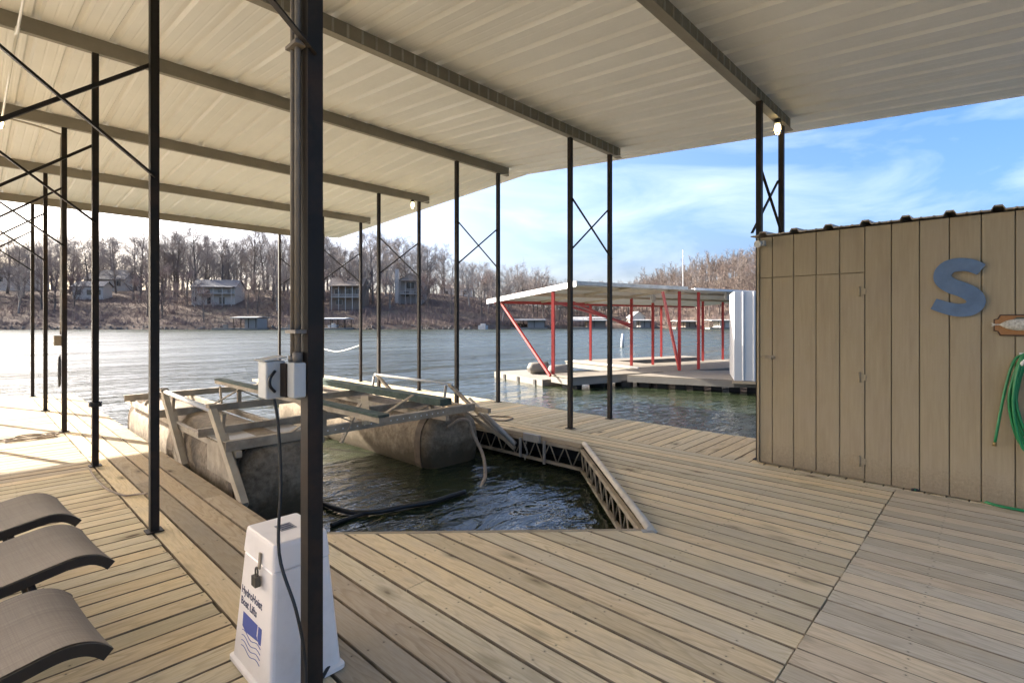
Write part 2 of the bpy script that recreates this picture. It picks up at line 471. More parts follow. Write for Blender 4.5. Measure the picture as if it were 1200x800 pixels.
# ------------------------------------------------------------------ the floating deck
deck = empty('dock_deck', (0,0,0), label='weathered pine plank deck around the boat slip', kind='structure')
SEAM, UL, SL, SR, UR, UO = 0.456, 0.61, 1.03, 3.49, 3.86, 4.69
AU, AV = 2.26, 1.25           # point of the slip's bow
VEND = 9.6
def plank(along, c, w, l0, l1, mat, t=0.038, name='plank', z=0.0):
    """one board; along 'v' or 'u', c = centre across (m), l0/l1 = ends as (at low edge, at high edge)"""
    if not isinstance(l0, tuple): l0 = (l0, l0)
    if not isinstance(l1, tuple): l1 = (l1, l1)
    ch = 0.003
    sec = [(-w/2, -t), (w/2, -t), (w/2, -ch), (w/2-ch, 0), (-w/2+ch, 0), (-w/2, -ch)]
    vv = []
    for e in (l0, l1):
        for y, zz in sec:
            k = y/w+0.5
            vv.append((e[0]+(e[1]-e[0])*k, y, zz))
    mb = MB(); mb.add(vv, [tuple(range(6)), tuple(reversed(range(6, 12)))] + [(i, 6+i, 6+(i+1)%6, (i+1)%6) for i in range(6)])
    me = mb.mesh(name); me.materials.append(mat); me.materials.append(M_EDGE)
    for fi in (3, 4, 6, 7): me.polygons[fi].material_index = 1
    ob = bpy.data.objects.new(name, me)
    COL.objects.link(ob); ob.parent = deck
    zz = z + random.uniform(-0.0018, 0.0018)
    if along == 'u':
        ob.location = (0, c, zz)
    else:                     # local x runs along +v; local y then points to -u
        ob.location = (c, 0, zz); ob.rotation_euler = (0, 0, R(90))
    return ob
def run(along, c, w, a, b, mat, joints=()):
    pts = [a] + [j for j in joints if (a[0] if isinstance(a, tuple) else a)+0.4 < j < (b[0] if isinstance(b, tuple) else b)-0.4] + [b]
    for i in range(len(pts)-1):
        p0 = pts[i] if i == 0 else pts[i]+0.002
        p1 = pts[i+1] if i == len(pts)-2 else pts[i+1]-0.002
        plank(along, c, w, p0, p1, mat)
rj = random.Random(3)
def strip(u0, u1, n, g, f):   # n boards between u0 and u1 (in H) running along v
    pitch = (u1-u0)*H/n
    for i in range(n):
        c = u0*H + pitch*(i+0.5)
        f(i, c, pitch-g)
ragged = lambda: rj.uniform(-0.004, 0.004)
# left walkway, boards running out to the end of the slip
def f_left(i, c, w):
    js = [[2.62*H, 5.2*H, 7.7*H], [3.9*H, 6.6*H], [2.2*H, 4.9*H, 7.9*H], [3.3*H, 6.0*H, 8.4*H]][i%4]
    run('v', c, w, SEAM*H+0.004+ragged(), VEND*H+ragged(), M_PLANK_DIM if i else M_PLANK, js)
strip(UL, SL, 4, 0.013, f_left)
# head of the slip: boards die into the two slanted edges; local y points to -u so the low edge is the +u side
def f_mid(i, c, w):
    def vb(u): return (AV + abs(u - AU))*H - 0.035
    lo, hi = vb((c+w/2)/H), vb((c-w/2)/H)
    js = [1.08*H] if i == 4 else ([1.62*H] if i == 1 else ([1.75*H] if i == 20 else []))
    if (c-w/2)/H < AU < (c+w/2)/H:
        lo = hi = vb(AU)
    run('v', c, w, SEAM*H+0.004+ragged(), (lo, hi), M_PLANK, js)
strip(SL, SR, 24, 0.014, f_mid)
def f_right(i, c, w):
    js = [[3.4*H, 6.1*H], [2.3*H, 4.9*H, 7.6*H], [3.9*H, 7.0*H]][i%3]
    run('v', c, w, SEAM*H+0.004+ragged(), VEND*H+ragged(), M_PLANK, js)
strip(SR, UR, 4, 0.011, f_right)
# near section, across the seam
def f_near(i, c, w):
    run('v', c, w, -1.5*H, SEAM*H-0.004+ragged()*0.5, M_PLANK_OLD, [])
strip(UL, UR, 34, 0.005, f_near)
# cross planks on the left and right walkways
n = int((VEND+1.5)*H/0.150)
for i in range(n):
    c = -1.5*H + 0.150*(i+0.5)
    if c < -0.9: continue
    plank('u', c, 0.1395, -2.75*H+ragged(), UL*H-0.006+ragged(), M_PLANK if c < 4.5*H else M_PLANK_DIM)  # boards beyond the roof's shadow edge take the dimmed pine
n = int((VEND+1.0)*H/0.150)
for i in range(n):
    c = VEND*H - 0.150*(i+0.5)
    plank('u', c, 0.1415, UR*H+0.006+ragged(), UO*H+ragged()*3, M_PLANK)
M_RAIL = paint('worn_rub_rail', (0.60, 0.53, 0.42), 0.7, 0, 0.2, (0.36, 0.28, 0.19), 9, 0.7)
# rim boards and rub rails round the slip
def edge_pt(u, v, z=0): return P(u, v, z)
rim = MB(); rim.bar(P(SL,2.48,-0.062)+Vector((0.012,0,0)), P(SL,VEND,-0.062)+Vector((0.012,0,0)), 0.04, 0.175)
rim.build('rim_board', M_PLANK_DIM, deck)
rim = MB(); rim.bar(P(SL-0.01,AV+(AU-SL)-0.0,-0.056)+Vector((0.012,0.0,0)), P(AU,AV,-0.056), 0.035, 0.17)
rim.build('rim_board', M_PLANK_DIM, deck)
rail = MB(); rail.tube([P(AU+0.0,AV-0.03,0.008), P(SR-0.01,2.475,0.008)], 0.030, 10)
rail.build('rub_rail', M_RAIL, deck)
rail = MB(); rail.bar(P(SR-0.008,2.50,-0.012), P(SR-0.008,VEND,-0.012), 0.03, 0.05)
rail.build('rim_board', M_PLANK_DIM, deck)
bk = MB(); bk.bar(P(AU+0.02,AV-0.05,-0.03), P(AU-0.03,AV,-0.03), 0.05, 0.10); bk.build('corner_plate', M_GALV, deck)
def truss(a, b, name='edge_truss'):
    t = empty(name, (0,0,0)); t.parent = deck
    z0, z1 = -0.045*H, -0.205*H
    a, b = Vector(a), Vector(b); L = (b-a).length; n_ = max(2, int(L/0.24))
    m_ = MB(); m_.bar(a+Vector((0,0,z0)), b+Vector((0,0,z0)), 0.04, 0.04); m_.build('top_chord', M_FRAME, t)
    m_ = MB(); m_.bar(a+Vector((0,0,z1)), b+Vector((0,0,z1)), 0.035, 0.035); m_.build('bottom_chord', M_FRAME, t)
    for i in range(n_):
        p = a.lerp(b, i/n_); q = a.lerp(b, (i+0.5)/n_); r_ = a.lerp(b, (i+1)/n_)
        for s_, e_ in ((p+Vector((0,0,z0)), q+Vector((0,0,z1))), (q+Vector((0,0,z1)), r_+Vector((0,0,z0)))):
            m_ = MB(); m_.tube([s_, e_], 0.009, 5); m_.build('web_rod', M_FRAME, t)
    return t
truss(P(AU+0.02,AV+0.01), P(SR-0.015,2.50))
truss(P(SR-0.015,2.51), P(SR-0.015,5.6))
# joists and foam billets below the boards
for v in [SEAM+0.02, 1.1, 1.9, 2.7]:
    pass
def under(c, d, mat, name):
    q = MB(); q.box(c, d); return q.build(name, mat, deck)
for k in range(16):
    v = (-1.2+0.72*k)*H
    under((0.5*(-2.7+SL-0.03)*H, v, -0.085), ((SL-0.03+2.7)*H, 0.04, 0.09), M_PLANK_OLD, 'joist')
    under((0.5*(SR+0.05+UO)*H, v, -0.085), ((UO-SR-0.09)*H, 0.04, 0.09), M_PLANK_OLD, 'joist')
for k in range(8):
    v = (-1.1+1.4*k)*H
    under((-0.22*H, v, -0.36), (1.35*H, 1.15*H, 0.42), M_FLOAT, 'float')
    under((-1.85*H, v, -0.36), (1.35*H, 1.15*H, 0.42), M_FLOAT, 'float')
    if k > 0: under((4.22*H, v, -0.36), (0.80*H, 1.15*H, 0.42), M_FLOAT, 'float')
for u, v in ((1.45, -0.4), (2.75, -0.4), (1.45, 0.85), (2.75, 0.62), (3.55, 1.1)):
    under((u*H, v*H, -0.36), (0.9*H if u < 3 else 0.5*H, 0.9*H, 0.42), M_FLOAT, 'float')

# ------------------------------------------------------------------ the canopy over the slip
VROWS = dict(G=-0.34, C=1.305, B=2.95, A=4.59, D=6.24, E=7.88, F=9.53)
PZ = dict(A=2.875, B=2.745, C=2.615, G=2.485, K=2.355, D=2.785, E=2.695, F=2.605)   # underside of each beam
PH = 0.155
canopy = empty('dock_canopy', (0,0,0), label='cream ribbed metal roof on thin dark steel posts over the boat slip', cat='canopy')
def roof_z(v):                # metres, underside of sheet
    s = (2.875-2.745)/(4.59-2.95) if v < 4.59 else (2.875-2.785)/(6.24-4.59)
    return (2.875 - s*abs(v-4.59))*H + PH + 0.004
U0, U1 = -4.06, 7.10          # metres
def roof_panel(u0, w, v0, v1):
    prof = []                 # ribs every 0.305 m
    x = 0.0
    while x < w-0.01:
        prof += [(x, 0), (x+0.075, 0), (x+0.083, 0.0025), (x+0.093, 0.0025), (x+0.101, 0), (x+0.168, 0), (x+0.176, 0.0025), (x+0.186, 0.0025), (x+0.194, 0), (x+0.226, 0), (x+0.248, 0.038), (x+0.283, 0.038)]
        x += 0.305
    prof.append((w+0.012, 0.0012))
    vv = []; nseg = 2
    for j in range(nseg+1):
        v = v0+(v1-v0)*j/nseg
        for x_, z_ in prof: vv.append((u0+x_, v*H, roof_z(v)+z_))
    k = len(prof); fs = [(j*k+i, j*k+i+1, (j+1)*k+i+1, (j+1)*k+i) for j in range(nseg) for i in range(k-1)]
    top = [(a_, b_, c_+0.0009) for a_, b_, c_ in vv]
    o = len(vv); fs += [tuple(o+i for i in reversed(f)) for f in fs]
    m_ = MB(); m_.add(vv+top, fs); return m_.build('roof_panel', M_ROOF, canopy)
u = U0
while u < U1-0.1:
    roof_panel(u, 0.915, -0.47, 4.59)
    roof_panel(u, 0.915, 4.595, 9.72)
    u += 0.915
UEND = u
cap = MB(); cap.add([(U0, 4.49*H, roof_z(4.49)+0.036), (U0, 4.59*H, roof_z(4.59)+0.04), (U0, 4.69*H, roof_z(4.69)+0.036), (UEND, 4.49*H, roof_z(4.49)+0.036), (UEND, 4.59*H, roof_z(4.59)+0.04), (UEND, 4.69*H, roof_z(4.69)+0.036)], [(0,1,4,3),(1,2,5,4)])
cap.build('ridge_cap', M_ROOF, canopy)
def purlin(k):
    v, z = VROWS[k]*H, PZ[k]*H
    w_, t_ = 0.062, 0.005
    zz = z + PH
    sec = [(0,0),(w_,0),(w_,0.018),(w_-t_,0.018),(w_-t_,t_),(t_,t_),(t_,PH-t_),(w_-t_,PH-t_),(w_-t_,PH-0.018),(w_,PH-0.018),(w_,PH),(0,PH)]
    m_ = MB(); a_, b_ = U0+0.05, 4.775*H
    m_.prism([(a_, v-w_/2+y, z+q) for y, q in reversed(sec)], (b_-a_, 0, 0))
    p = m_.build('purlin', M_PURLIN, canopy)
    if k in 'BC':             # pale upright strips on the two nearest beams
        s_ = MB(); x = U0+0.12
        while x < 4.74*H:
            s_.box((x, v-w_/2-0.004, z+PH*0.5), (0.022, 0.008, PH*0.86)); x += 0.1525
        so = s_.build('web_strips', M_GALV, p); so['kind'] = 'stuff'
        s_ = MB(); s_.box(((U0+0.06+4.77*H)/2, v-w_/2-0.012, z-0.004), (4.77*H-U0-0.07, 0.05, 0.006)); s_.build('bottom_flange', M_PURLIN, p)
    return p
for k in VROWS: purlin(k)
POST = {}
def post(name_k, u, v, w=0.058):
    zt = PZ[name_k]*H-0.001
    m_ = MB(); m_.box((u*H, v*H, zt/2+0.004), (w, w, zt-0.008))
    p = m_.build('post', M_STEEL, canopy)
    b = MB(); b.box((u*H, v*H, 0.007), (w+0.05, w+0.05, 0.008)); b.build('base_plate', M_STEEL, p)
    return p
def xbrace(k, ua, ub, z0=1.69, z1=2.24, off=0.036):
    v = VROWS[k]*H
    for s_, (za, zb) in ((1, (z0, z1)), (-1, (z1, z0))):
        m_ = MB(); m_.bar((ua*H, v+s_*off, za*H), (ub*H, v+s_*off, zb*H), 0.008, 0.030, (0,1,0))
        m_.bar((ua*H, v+s_*(off-0.011), za*H+0.011), (ub*H, v+s_*(off-0.011), zb*H+0.011), 0.024, 0.006, (0,1,0)); m_.build('brace', M_STEEL, canopy)
for k in 'GCBADEF':
    vb_ = VROWS[k]
    post(k, -2.45, vb_)
    if k == 'G': continue
    post(k, 0.62, vb_, 0.062 if k == 'C' else 0.056)
    post(k, -0.07, vb_)
    xbrace(k, -0.07, 0.62)
    if k != 'G':
        post(k, 3.98 if k == 'C' else 3.92, 1.277 if k == 'C' else vb_); post(k, 4.60, vb_)
        xbrace(k, 3.98 if k == 'C' else 3.92, 4.60, 1.66, 2.17)
    else:
        pass
# thin stringer wire under the right-hand eave
wr = MB()
for a_, b_ in (('C','B'),('B','A'),('A','D'),('D','E')):
    p0 = P(4.66, VROWS[a_], PZ[a_]-0.005); p1 = P(4.66, VROWS[b_], PZ[b_]-0.005)
    mid = (p0+p1)/2-Vector((0,0,0.05))
    wr.tube(smooth_path([p0, mid, p1], 5), 0.005, 5)
tag(wr.build('light_string_cable', M_PVC), 'thin white cable strung along the right edge of the roof', 'cable')

# ------------------------------------------------------------------ storage shed
SV1, SV0 = 1.258*H, -2.3*H
SU, SD = UR*H+0.02, 2.3       # front plane, depth
ST = 1.60*H
shed = empty('storage_shed', (SU, SV1, 0), label='tan board-sided storage shed on the deck with ribbed metal roof', cat='shed')
core = MB(); core.box((SU+0.035+SD/2, (SV0+SV1)/2, 0.004+(ST-0.05)/2), (SD, SV1-SV0-0.03, ST-0.054)); wallp = core.build('wall', M_SIDING, shed)
trim = MB(); trim.box((SU+0.012, SV1-0.012, 0.008+ST/2), (0.05, 0.022, ST-0.02)); trim.build('corner_trim', M_SIDING, shed)
BW = 0.2055
DTOP = on_u(950, 322.5, UR).z
DV0 = SV1-0.027
door = empty('door', (0,0,0)); door.parent = shed; door.location = -gl(shed)
y = DV0; first = 0.078
DOOR_END = on_u(1008, 500, UR).y
edges = [DV0]
# first groove sits at px 904, then a regular pitch
yy = on_u(904.4, 400, UR).y
edges.append(yy)
while yy > SV0: yy -= BW; edges.append(yy)
def board(y1, y0, z0, z1, parent, x=0.0):
    m_ = MB(); g = 0.0035; c_ = 0.003
    poly = [(SU+0.036+x, y0+g), (SU+0.036+x, y1-g), (SU+c_+x, y1-g), (SU+x, y1-g-c_), (SU+x, y0+g+c_), (SU+c_+x, y0+g)]
    m_.prism([(a_, b_, z0) for a_, b_ in poly], (0, 0, z1-z0)); return m_.build('board', M_SIDING, parent)
ZB = 0.012
for a_, b_ in zip(edges, edges[1:]):
    if b_ >= DOOR_END-0.09:
        board(a_, b_, DTOP+0.004, ST, wallp); board(a_, b_, ZB+0.02, DTOP-0.004, door, -0.002)
    else:
        board(a_, b_, ZB, ST, wallp)
for py in (341.5, 442, 540):
    p = on_u(1007, py, UR); hb = MB()
    hb.box((SU-0.008, p.y+0.03, p.z), (0.008, 0.045, 0.085)); hb.box((SU-0.006, p.y-0.03, p.z), (0.008, 0.04, 0.06)); hb.tube([(SU-0.012, p.y, p.z-0.05), (SU-0.012, p.y, p.z+0.05)], 0.008, 8)
    hb.build('hinge', M_SIDING, door)
p = on_u(899, 418, UR); la = MB()
la.box((SU-0.006, p.y-0.02, p.z), (0.008, 0.10, 0.035)); la.tube([(SU-0.02, p.y+0.06, p.z), (SU-0.02, p.y-0.07, p.z)], 0.007, 8); la.box((SU-0.018, p.y-0.03, p.z-0.01), (0.022, 0.022, 0.03))
la.build('latch', M_FRAME, door)
# roof sheet with ribs running back from the front edge
def shed_roof():
    pf = []; y = SV1+0.04
    first_ = on_u(894.75, 275, UR).y
    ribs = [first_-0.305*i for i in range(16)]
    pf.append((SV1+0.05, 0))
    for rb in ribs:
        pf += [(rb+0.045, 0), (rb+0.026, 0.034), (rb-0.026, 0.034), (rb-0.045, 0)]
        for q in (0.11, 0.20): pf += [(rb-q+0.012, 0), (rb-q+0.005, 0.005), (rb-q-0.005, 0.005), (rb-q-0.012, 0)]
    m_ = MB(); vv = []
    for x_, z_ in ((SU-0.055, ST+0.012), (SU+SD+0.1, ST+0.012+0.16)):
        for th in (0, 0.012 if x_ < SU else 0.012):
            for y_, q in pf: vv.append((x_, y_, z_+q+th))
    k = len(pf)
    fs = []
    for i in range(k-1):
        fs += [(i, i+1, 2*k+i+1, 2*k+i), (k+i, 3*k+i, 3*k+i+1, k+i+1), (i, k+i, k+i+1, i+1)]
    m_.add(vv, fs); return m_.build('roof', M_ROOFDARK, shed)
M_ROOFDARK = paint('weathered_brown_roof_sheet', (0.40, 0.34, 0.27), 0.6, 0.0, 0.2, (0.2, 0.17, 0.13), 4, 0.5)
shed_roof()
fl = MB(); p = on_u(888, 286, UR); fl.box((SU-0.02, SV1-0.05, p.z), (0.07, 0.08, 0.05)); fl.tube([(SU-0.03, SV1-0.05, p.z), (SU-0.09, SV1-0.03, p.z-0.01)], [0.028, 0.04], 10)
tag(fl.build('floodlight', M_GREYBOX), 'small grey floodlight on the upper left corner of the tan shed', 'light')

# letter S
def letter_s():
    pts = [(1150,316),(1139,311.5),(1127,310),(1114,312),(1105.5,319),(1105.5,328),(1115,335),(1128,339.5),(1139.5,345.5),(1144,353.5),(1138,361),(1126,363.5),(1111.5,361.5),(1094,356)]
    ctr = smooth_path([on_u(a, b, UR) for a, b in pts], 5)
    L, Rr = [], []
    n_ = len(ctr)
    for i, p in enumerate(ctr):
        t = (ctr[min(i+1, n_-1)]-ctr[max(i-1, 0)]); t.x = 0; t.normalize()
        nn = Vector((0, -t.z, t.y)); k = i/(n_-1)
        w_ = 0.050+0.013*math.sin(math.pi*k)
        L.append(p+nn*w_); Rr.append(p-nn*w_)
    vv = []; x0, x1 = SU-0.030, SU-0.006
    for a, b in zip(L, Rr):
        vv += [(x0, a.y, a.z), (x0, b.y, b.z), (x1, b.y, b.z), (x1, a.y, a.z)]
    fs = [(3,2,1,0), tuple((n_-1)*4+i for i in range(4))]
    for i in range(n_-1):
        for j in range(4): fs.append((i*4+j, i*4+(j+1)%4, (i+1)*4+(j+1)%4, (i+1)*4+j))
    m_ = MB(); m_.add(vv, fs); return m_.build('letter_sign', M_BLUE)
tag(letter_s(), 'blue-grey wooden capital letter S on the tan shed wall', 'letter')

# fish plaque
pl = on_u(1202, 381, UR)
fish = empty('fish_plaque', (SU, pl.y, pl.z), label='wooden plaque with a mounted silver fish on the tan shed wall', cat='plaque')
M_PLAQUE = wood('plaque_wood', (0.50, 0.27, 0.13), (0.42, 0.21, 0.09), (0.28, 0.13, 0.05), (0.45, 0.25, 0.12), 0.6, False, 0.5)
M_PEDGE = paint('dark_plaque_edge', (0.07, 0.035, 0.02), 0.6)
hw, hh_ = 0.19, 0.088
outl = [(-hw,-hh_*0.55), (-hw*0.88,-hh_*0.62), (-hw*0.80,-hh_), (hw*0.80,-hh_), (hw*0.88,-hh_*0.62), (hw,-hh_*0.55), (hw,hh_*0.55), (hw*0.88,hh_*0.62), (hw*0.80,hh_), (-hw*0.80,hh_), (-hw*0.88,hh_*0.62), (-hw,hh_*0.55)]
m_ = MB(); m_.prism([(SU-0.004, pl.y-a*1.0, pl.z+b) for a, b in outl], (-0.014, 0, 0)); m_.build('edge_moulding', M_PEDGE, fish)
m_ = MB(); m_.prism([(SU-0.017, pl.y-a*0.955, pl.z+b*0.88) for a, b in outl], (-0.006, 0, 0)); m_.build('board', M_PLAQUE, fish)
def fish_body():
    m_ = MB(); n_ = 18; k_ = 10; vv = []
    for i in range(n_+1):
        t = i/n_; x = -0.17+0.34*t
        hgt = 0.048*math.sin(math.pi*min(1, max(0.0, (t-0.08)/0.92))**0.75)**0.8*(1-0.2*t)+0.006
        for j in range(k_):
            a = 2*math.pi*j/k_
            vv.append((SU-0.032-0.018*math.cos(a)*min(1, hgt/0.03), pl.y-x, pl.z+0.004+hgt*math.sin(a)))
    fs = [(i*k_+j, i*k_+(j+1)%k_, (i+1)*k_+(j+1)%k_, (i+1)*k_+j) for i in range(n_) for j in range(k_)]
    m_.add(vv, fs, True)
    return m_
def fish_mat():
    t = NT('fish_scales'); v = t.obj((1,1,1)); n_ = t.noise(v, 60, 5, 0.7)
    t.col(t.ramp(n_, [(0.3, (0.28, 0.25, 0.19)), (0.6, (0.62, 0.58, 0.48))])); return t.set(0.35, 0, 0.5)
M_FISH = fish_mat()
fb = fish_body().build('fish', M_FISH, fish)
M_FIN = paint('dark_fish_fin', (0.09, 0.085, 0.05), 0.5)
m_ = MB(); m_.prism([(SU-0.03, pl.y+0.165, pl.z+0.004), (SU-0.03, pl.y+0.205, pl.z+0.022), (SU-0.03, pl.y+0.196, pl.z+0.004), (SU-0.03, pl.y+0.205, pl.z-0.012)], (-0.005,0,0)); m_.build('tail', M_FISH, fb)
m_ = MB(); m_.prism([(SU-0.03, pl.y+0.09, pl.z+0.036), (SU-0.03, pl.y+0.05, pl.z+0.066), (SU-0.03, pl.y-0.07, pl.z+0.068), (SU-0.03, pl.y-0.11, pl.z+0.04)], (-0.005,0,0)); m_.build('fin', M_FIN, fb)
m_ = MB(); m_.prism([(SU-0.03, pl.y+0.03, pl.z-0.03), (SU-0.03, pl.y+0.06, pl.z-0.045), (SU-0.03, pl.y-0.01, pl.z-0.036)], (-0.005,0,0)); m_.build('fin', M_FIN, fb)
m_ = MB(); m_.tube([(SU-0.047, pl.y-0.14, pl.z+0.012), (SU-0.053, pl.y-0.14, pl.z+0.012)], 0.005, 8); m_.build('eye', M_BLACK, fb)

# hose holder and hoses
hp = on_u(1212, 424, UR)
hold = empty('hose_holder', (SU, hp.y, hp.z), label='white wall bracket holding the green hose on the shed', cat='hose holder')
m_ = MB(); m_.box((SU-0.012, hp.y, hp.z), (0.02, 0.17, 0.14)); m_.build('back_plate', M_PVC, hold)
m_ = MB()
arc = [(SU-0.02-0.0, hp.y+0.075*math.cos(a), hp.z-0.02+0.05*math.sin(a)) for a in [math.pi*i/8 for i in range(9)]]
m_.tube(arc, 0.012, 8); m_.tube([(q[0]-0.11, q[1], q[2]) for q in arc], 0.012, 8)
for q in (arc[0], arc[4], arc[8]): m_.tube([q, (q[0]-0.11, q[1], q[2])], 0.010, 8)
m_.build('saddle', M_PVC, hold)
hs = MB(); rh = random.Random(5); pts = []
for k in range(7):
    dx = SU-0.045-0.013*k; w_ = 0.115+0.03*rh.random(); dp = 0.56+0.16*rh.random(); sh = rh.uniform(-0.02, 0.02)
    cy = hp.y+sh
    pts += [(dx, cy+0.06, hp.z+0.03), (dx-0.004, cy+w_*0.9, hp.z-dp*0.45), (dx-0.002, cy+w_*0.55, hp.z-dp*0.92), (dx, cy+0.0, hp.z-dp*1.0), (dx-0.004, cy-w_*0.6, hp.z-dp*0.9), (dx-0.004, cy-w_, hp.z-dp*0.4), (dx-0.006, cy-0.055, hp.z+0.03), (dx-0.008, cy, hp.z+0.055)]
e0 = on_u(1166, 517, UR); e1 = on_u(1178, 455, UR); e2 = on_u(1190, 420, UR)
pts = [(SU-0.06, e0.y, e0.z), (SU-0.055, e1.y, e1.z), (SU-0.05, e2.y, e2.z)] + [(SU-0.04, hp.y+0.02, hp.z+0.05)] + pts
hs.tube(smooth_path(pts, 5), 0.0105, 8)
hose = hs.build('garden_hose', M_HOSE)
tag(hose, 'coiled green garden hose hanging on the tan shed wall', 'hose')
m_ = MB(); m_.tube([(SU-0.06, e0.y, e0.z+0.002), (SU-0.06, e0.y+0.004, e0.z-0.03)], 0.013, 8); m_.build('hose_end', M_BRASS, hose)
g0 = [(1071, 573.5), (1082, 574), (1100, 574.2), (1118, 577), (1140, 582), (1165, 591), (1200, 598), (1240, 604), (1290, 612)]
hs = MB(); pts = [on_z(a, b, 0.014) for a, b in g0]; hs.tube(smooth_path(pts, 5), 0.0115, 8)
hose = hs.build('garden_hose', M_HOSE)
tag(hose, 'green hose lying along the deck at the foot of the tan shed', 'hose')
m_ = MB(); p0 = on_z(1068, 573.2, 0.014); p1 = on_z(1081, 574, 0.014); m_.tube([p0, p0.lerp(p1, 0.6), p1], [0.012, 0.016, 0.015], 8); m_.build('nozzle', M_BLACK, hose)

# ------------------------------------------------------------------ white control cabinet by the near post
def cabinet():
    u0, u1, v0, v1 = 0.548*H, 0.748*H, 1.392*H, 1.66*H
    hb, ht = 0.495, 0.605
    cu, cv = (u0+u1)/2, (v0+v1)/2
    c = empty('lift_control_cabinet', (cu, cv, 0), label='white tapered plastic lift control cabinet behind the near dark post', cat='cabinet')
    W, D = (u1-u0), (v1-v0)
    def ring(k, z, r=0.018):
        w_, d_ = W*k/2, D*k/2; out = []
        for sx, sy, a0 in ((1,1,0), (-1,1,90), (-1,-1,180), (1,-1,270)):
            for q in (0, 30, 60, 90):
                a = R(a0+q); out.append((cu+sx*(w_-r)+r*math.cos(a), cv+sy*(d_-r)+r*math.sin(a), z))
        return out
    def loft(levels):
        m_ = MB(); vv = []
        for k, z, r in levels: vv += ring(k, z, r)
        n_ = 16; fs = [tuple(reversed(range(n_))), tuple((len(levels)-1)*n_+i for i in range(n_))]
        for j in range(len(levels)-1):
            for i in range(n_): fs.append((j*n_+i, j*n_+(i+1)%n_, (j+1)*n_+(i+1)%n_, (j+1)*n_+i))
        m_.add(vv, fs); return m_
    loft([(1.10, 0.005, 0.02), (1.10, 0.022, 0.02), (1.02, 0.03, 0.02), (0.805, hb-0.008, 0.018), (0.78, hb-0.004, 0.018)]).build('body', M_WHITE, c)
    lid = loft([(0.79, hb-0.001, 0.018), (0.825, hb+0.004, 0.018), (0.775, ht-0.018, 0.018), (0.755, ht-0.004, 0.016), (0.72, ht, 0.012)]).build('lid', M_WHITE, c)
    k = lambda z: 1.02+(0.80-1.02)*(z-0.03)/(hb-0.03)
    uf = lambda z: cu-W*k(z)/2
    # hasp and padlock on the left face
    m_ = MB(); yv = cv-D*0.10
    m_.bar((uf(hb)-0.006, yv, hb+0.05), (uf(0.48)-0.010, yv, 0.480), 0.006, 0.018, (0,1,0)); m_.build('hasp', M_FRAME, c)
    m_ = MB(); m_.tube(smooth_path([(uf(.45)-0.018, yv-0.011, 0.450), (uf(.45)-0.018, yv-0.012, 0.477), (uf(.45)-0.018, yv, 0.490), (uf(.45)-0.018, yv+0.012, 0.477), (uf(.45)-0.018, yv+0.011, 0.450)], 4), 0.0035, 6)
    m_.box((uf(.44)-0.020, yv, 0.434), (0.022, 0.042, 0.042)); m_.build('padlock', M_LOCK, c)
    # lettering on the left face
    sl = math.atan2(W*0.22/2, hb-0.03)
    def txt(s_, size, yc, z, mat, name):
        cu_ = bpy.data.curves.new('t', 'FONT'); cu_.body = s_; cu_.size = size; cu_.align_x = 'LEFT'; cu_.extrude = 0.0004; cu_.resolution_u = 2; cu_.offset = 0.0006
        tmp = bpy.data.objects.new('t', cu_); COL.objects.link(tmp); bpy.context.view_layer.update()
        me = bpy.data.meshes.new_from_object(tmp.evaluated_get(bpy.context.evaluated_depsgraph_get()))
        bpy.data.objects.remove(tmp); me.materials.clear(); me.materials.append(mat)
        ob = bpy.data.objects.new(name, me); COL.objects.link(ob); ob.parent = c
        # face looks to -u: text x runs to -v, text y runs up the slope
        X = Vector((0, -1, 0)); Y = Vector((math.sin(sl), 0, math.cos(sl))); Z = X.cross(Y)
        mm = Matrix((X, Y, Z)).transposed().to_4x4(); mm.translation = Vector((uf(z)-0.0012, yc, z)) - gl(c)
        ob.matrix_local = mm
        return ob
    top_y = cv+D*0.37
    txt('HydroHoist', 0.047, top_y, 0.318, M_INK_DARK, 'lettering')
    txt('Boat Lifts', 0.047, top_y, 0.270, M_INK_DARK, 'lettering')
    lg = empty('emblem', (0,0,0)); lg.parent = c; lg.location = -gl(c)
    def face(pts, mat, name):
        m_ = MB(); m_.prism([(uf(z)-0.0016, y, z) for y, z in pts], (0.0012, 0, 0)); return m_.build(name, mat, lg)
    ya, yb = cv+D*0.28, cv-D*0.22
    face([(ya, 0.245), (yb+0.045, 0.245), (yb+0.05, 0.20), (yb+0.03, 0.185), (ya-0.04, 0.172), (ya, 0.185)], M_INK, 'shape')
    face([(yb+0.033, 0.245), (yb, 0.245), (yb, 0.18), (yb+0.022, 0.178), (yb+0.036, 0.20)], M_INK, 'shape')
    for q in range(4):
        z0 = 0.165-q*0.022; wv = [(ya+(yb-ya)*i/10, z0+0.008*math.sin(i*0.9+0.4)) for i in range(11)]
        m_ = MB(); m_.tube([(uf(z)-0.0008, y, z) for y, z in wv], 0.0014, 5); m_.build('wave_line', M_INK, lg)
    m_ = MB(); m_.prism([(cu-0.035, cv-0.03, ht+0.0008), (cu+0.035, cv-0.03, ht+0.0008), (cu+0.035, cv+0.05, ht+0.0008), (cu-0.035, cv+0.05, ht+0.0008)], (0,0,0.001)); lb = m_.build('rating_label', M_LABEL, lid)
    for q in range(3):
        m_ = MB(); m_.box((cu, cv-0.012+q*0.022, ht+0.0026), (0.05, 0.009, 0.0008)); m_.build('printed_bar', M_INK_DARK, lid)
    return c
M_LOCK = paint('tarnished_padlock', (0.11, 0.10, 0.085), 0.4, 0.7, 0.2)
M_LABEL = paint('grey_label', (0.30, 0.29, 0.28), 0.6, 0, 0.3, None, 40)
cab = cabinet()

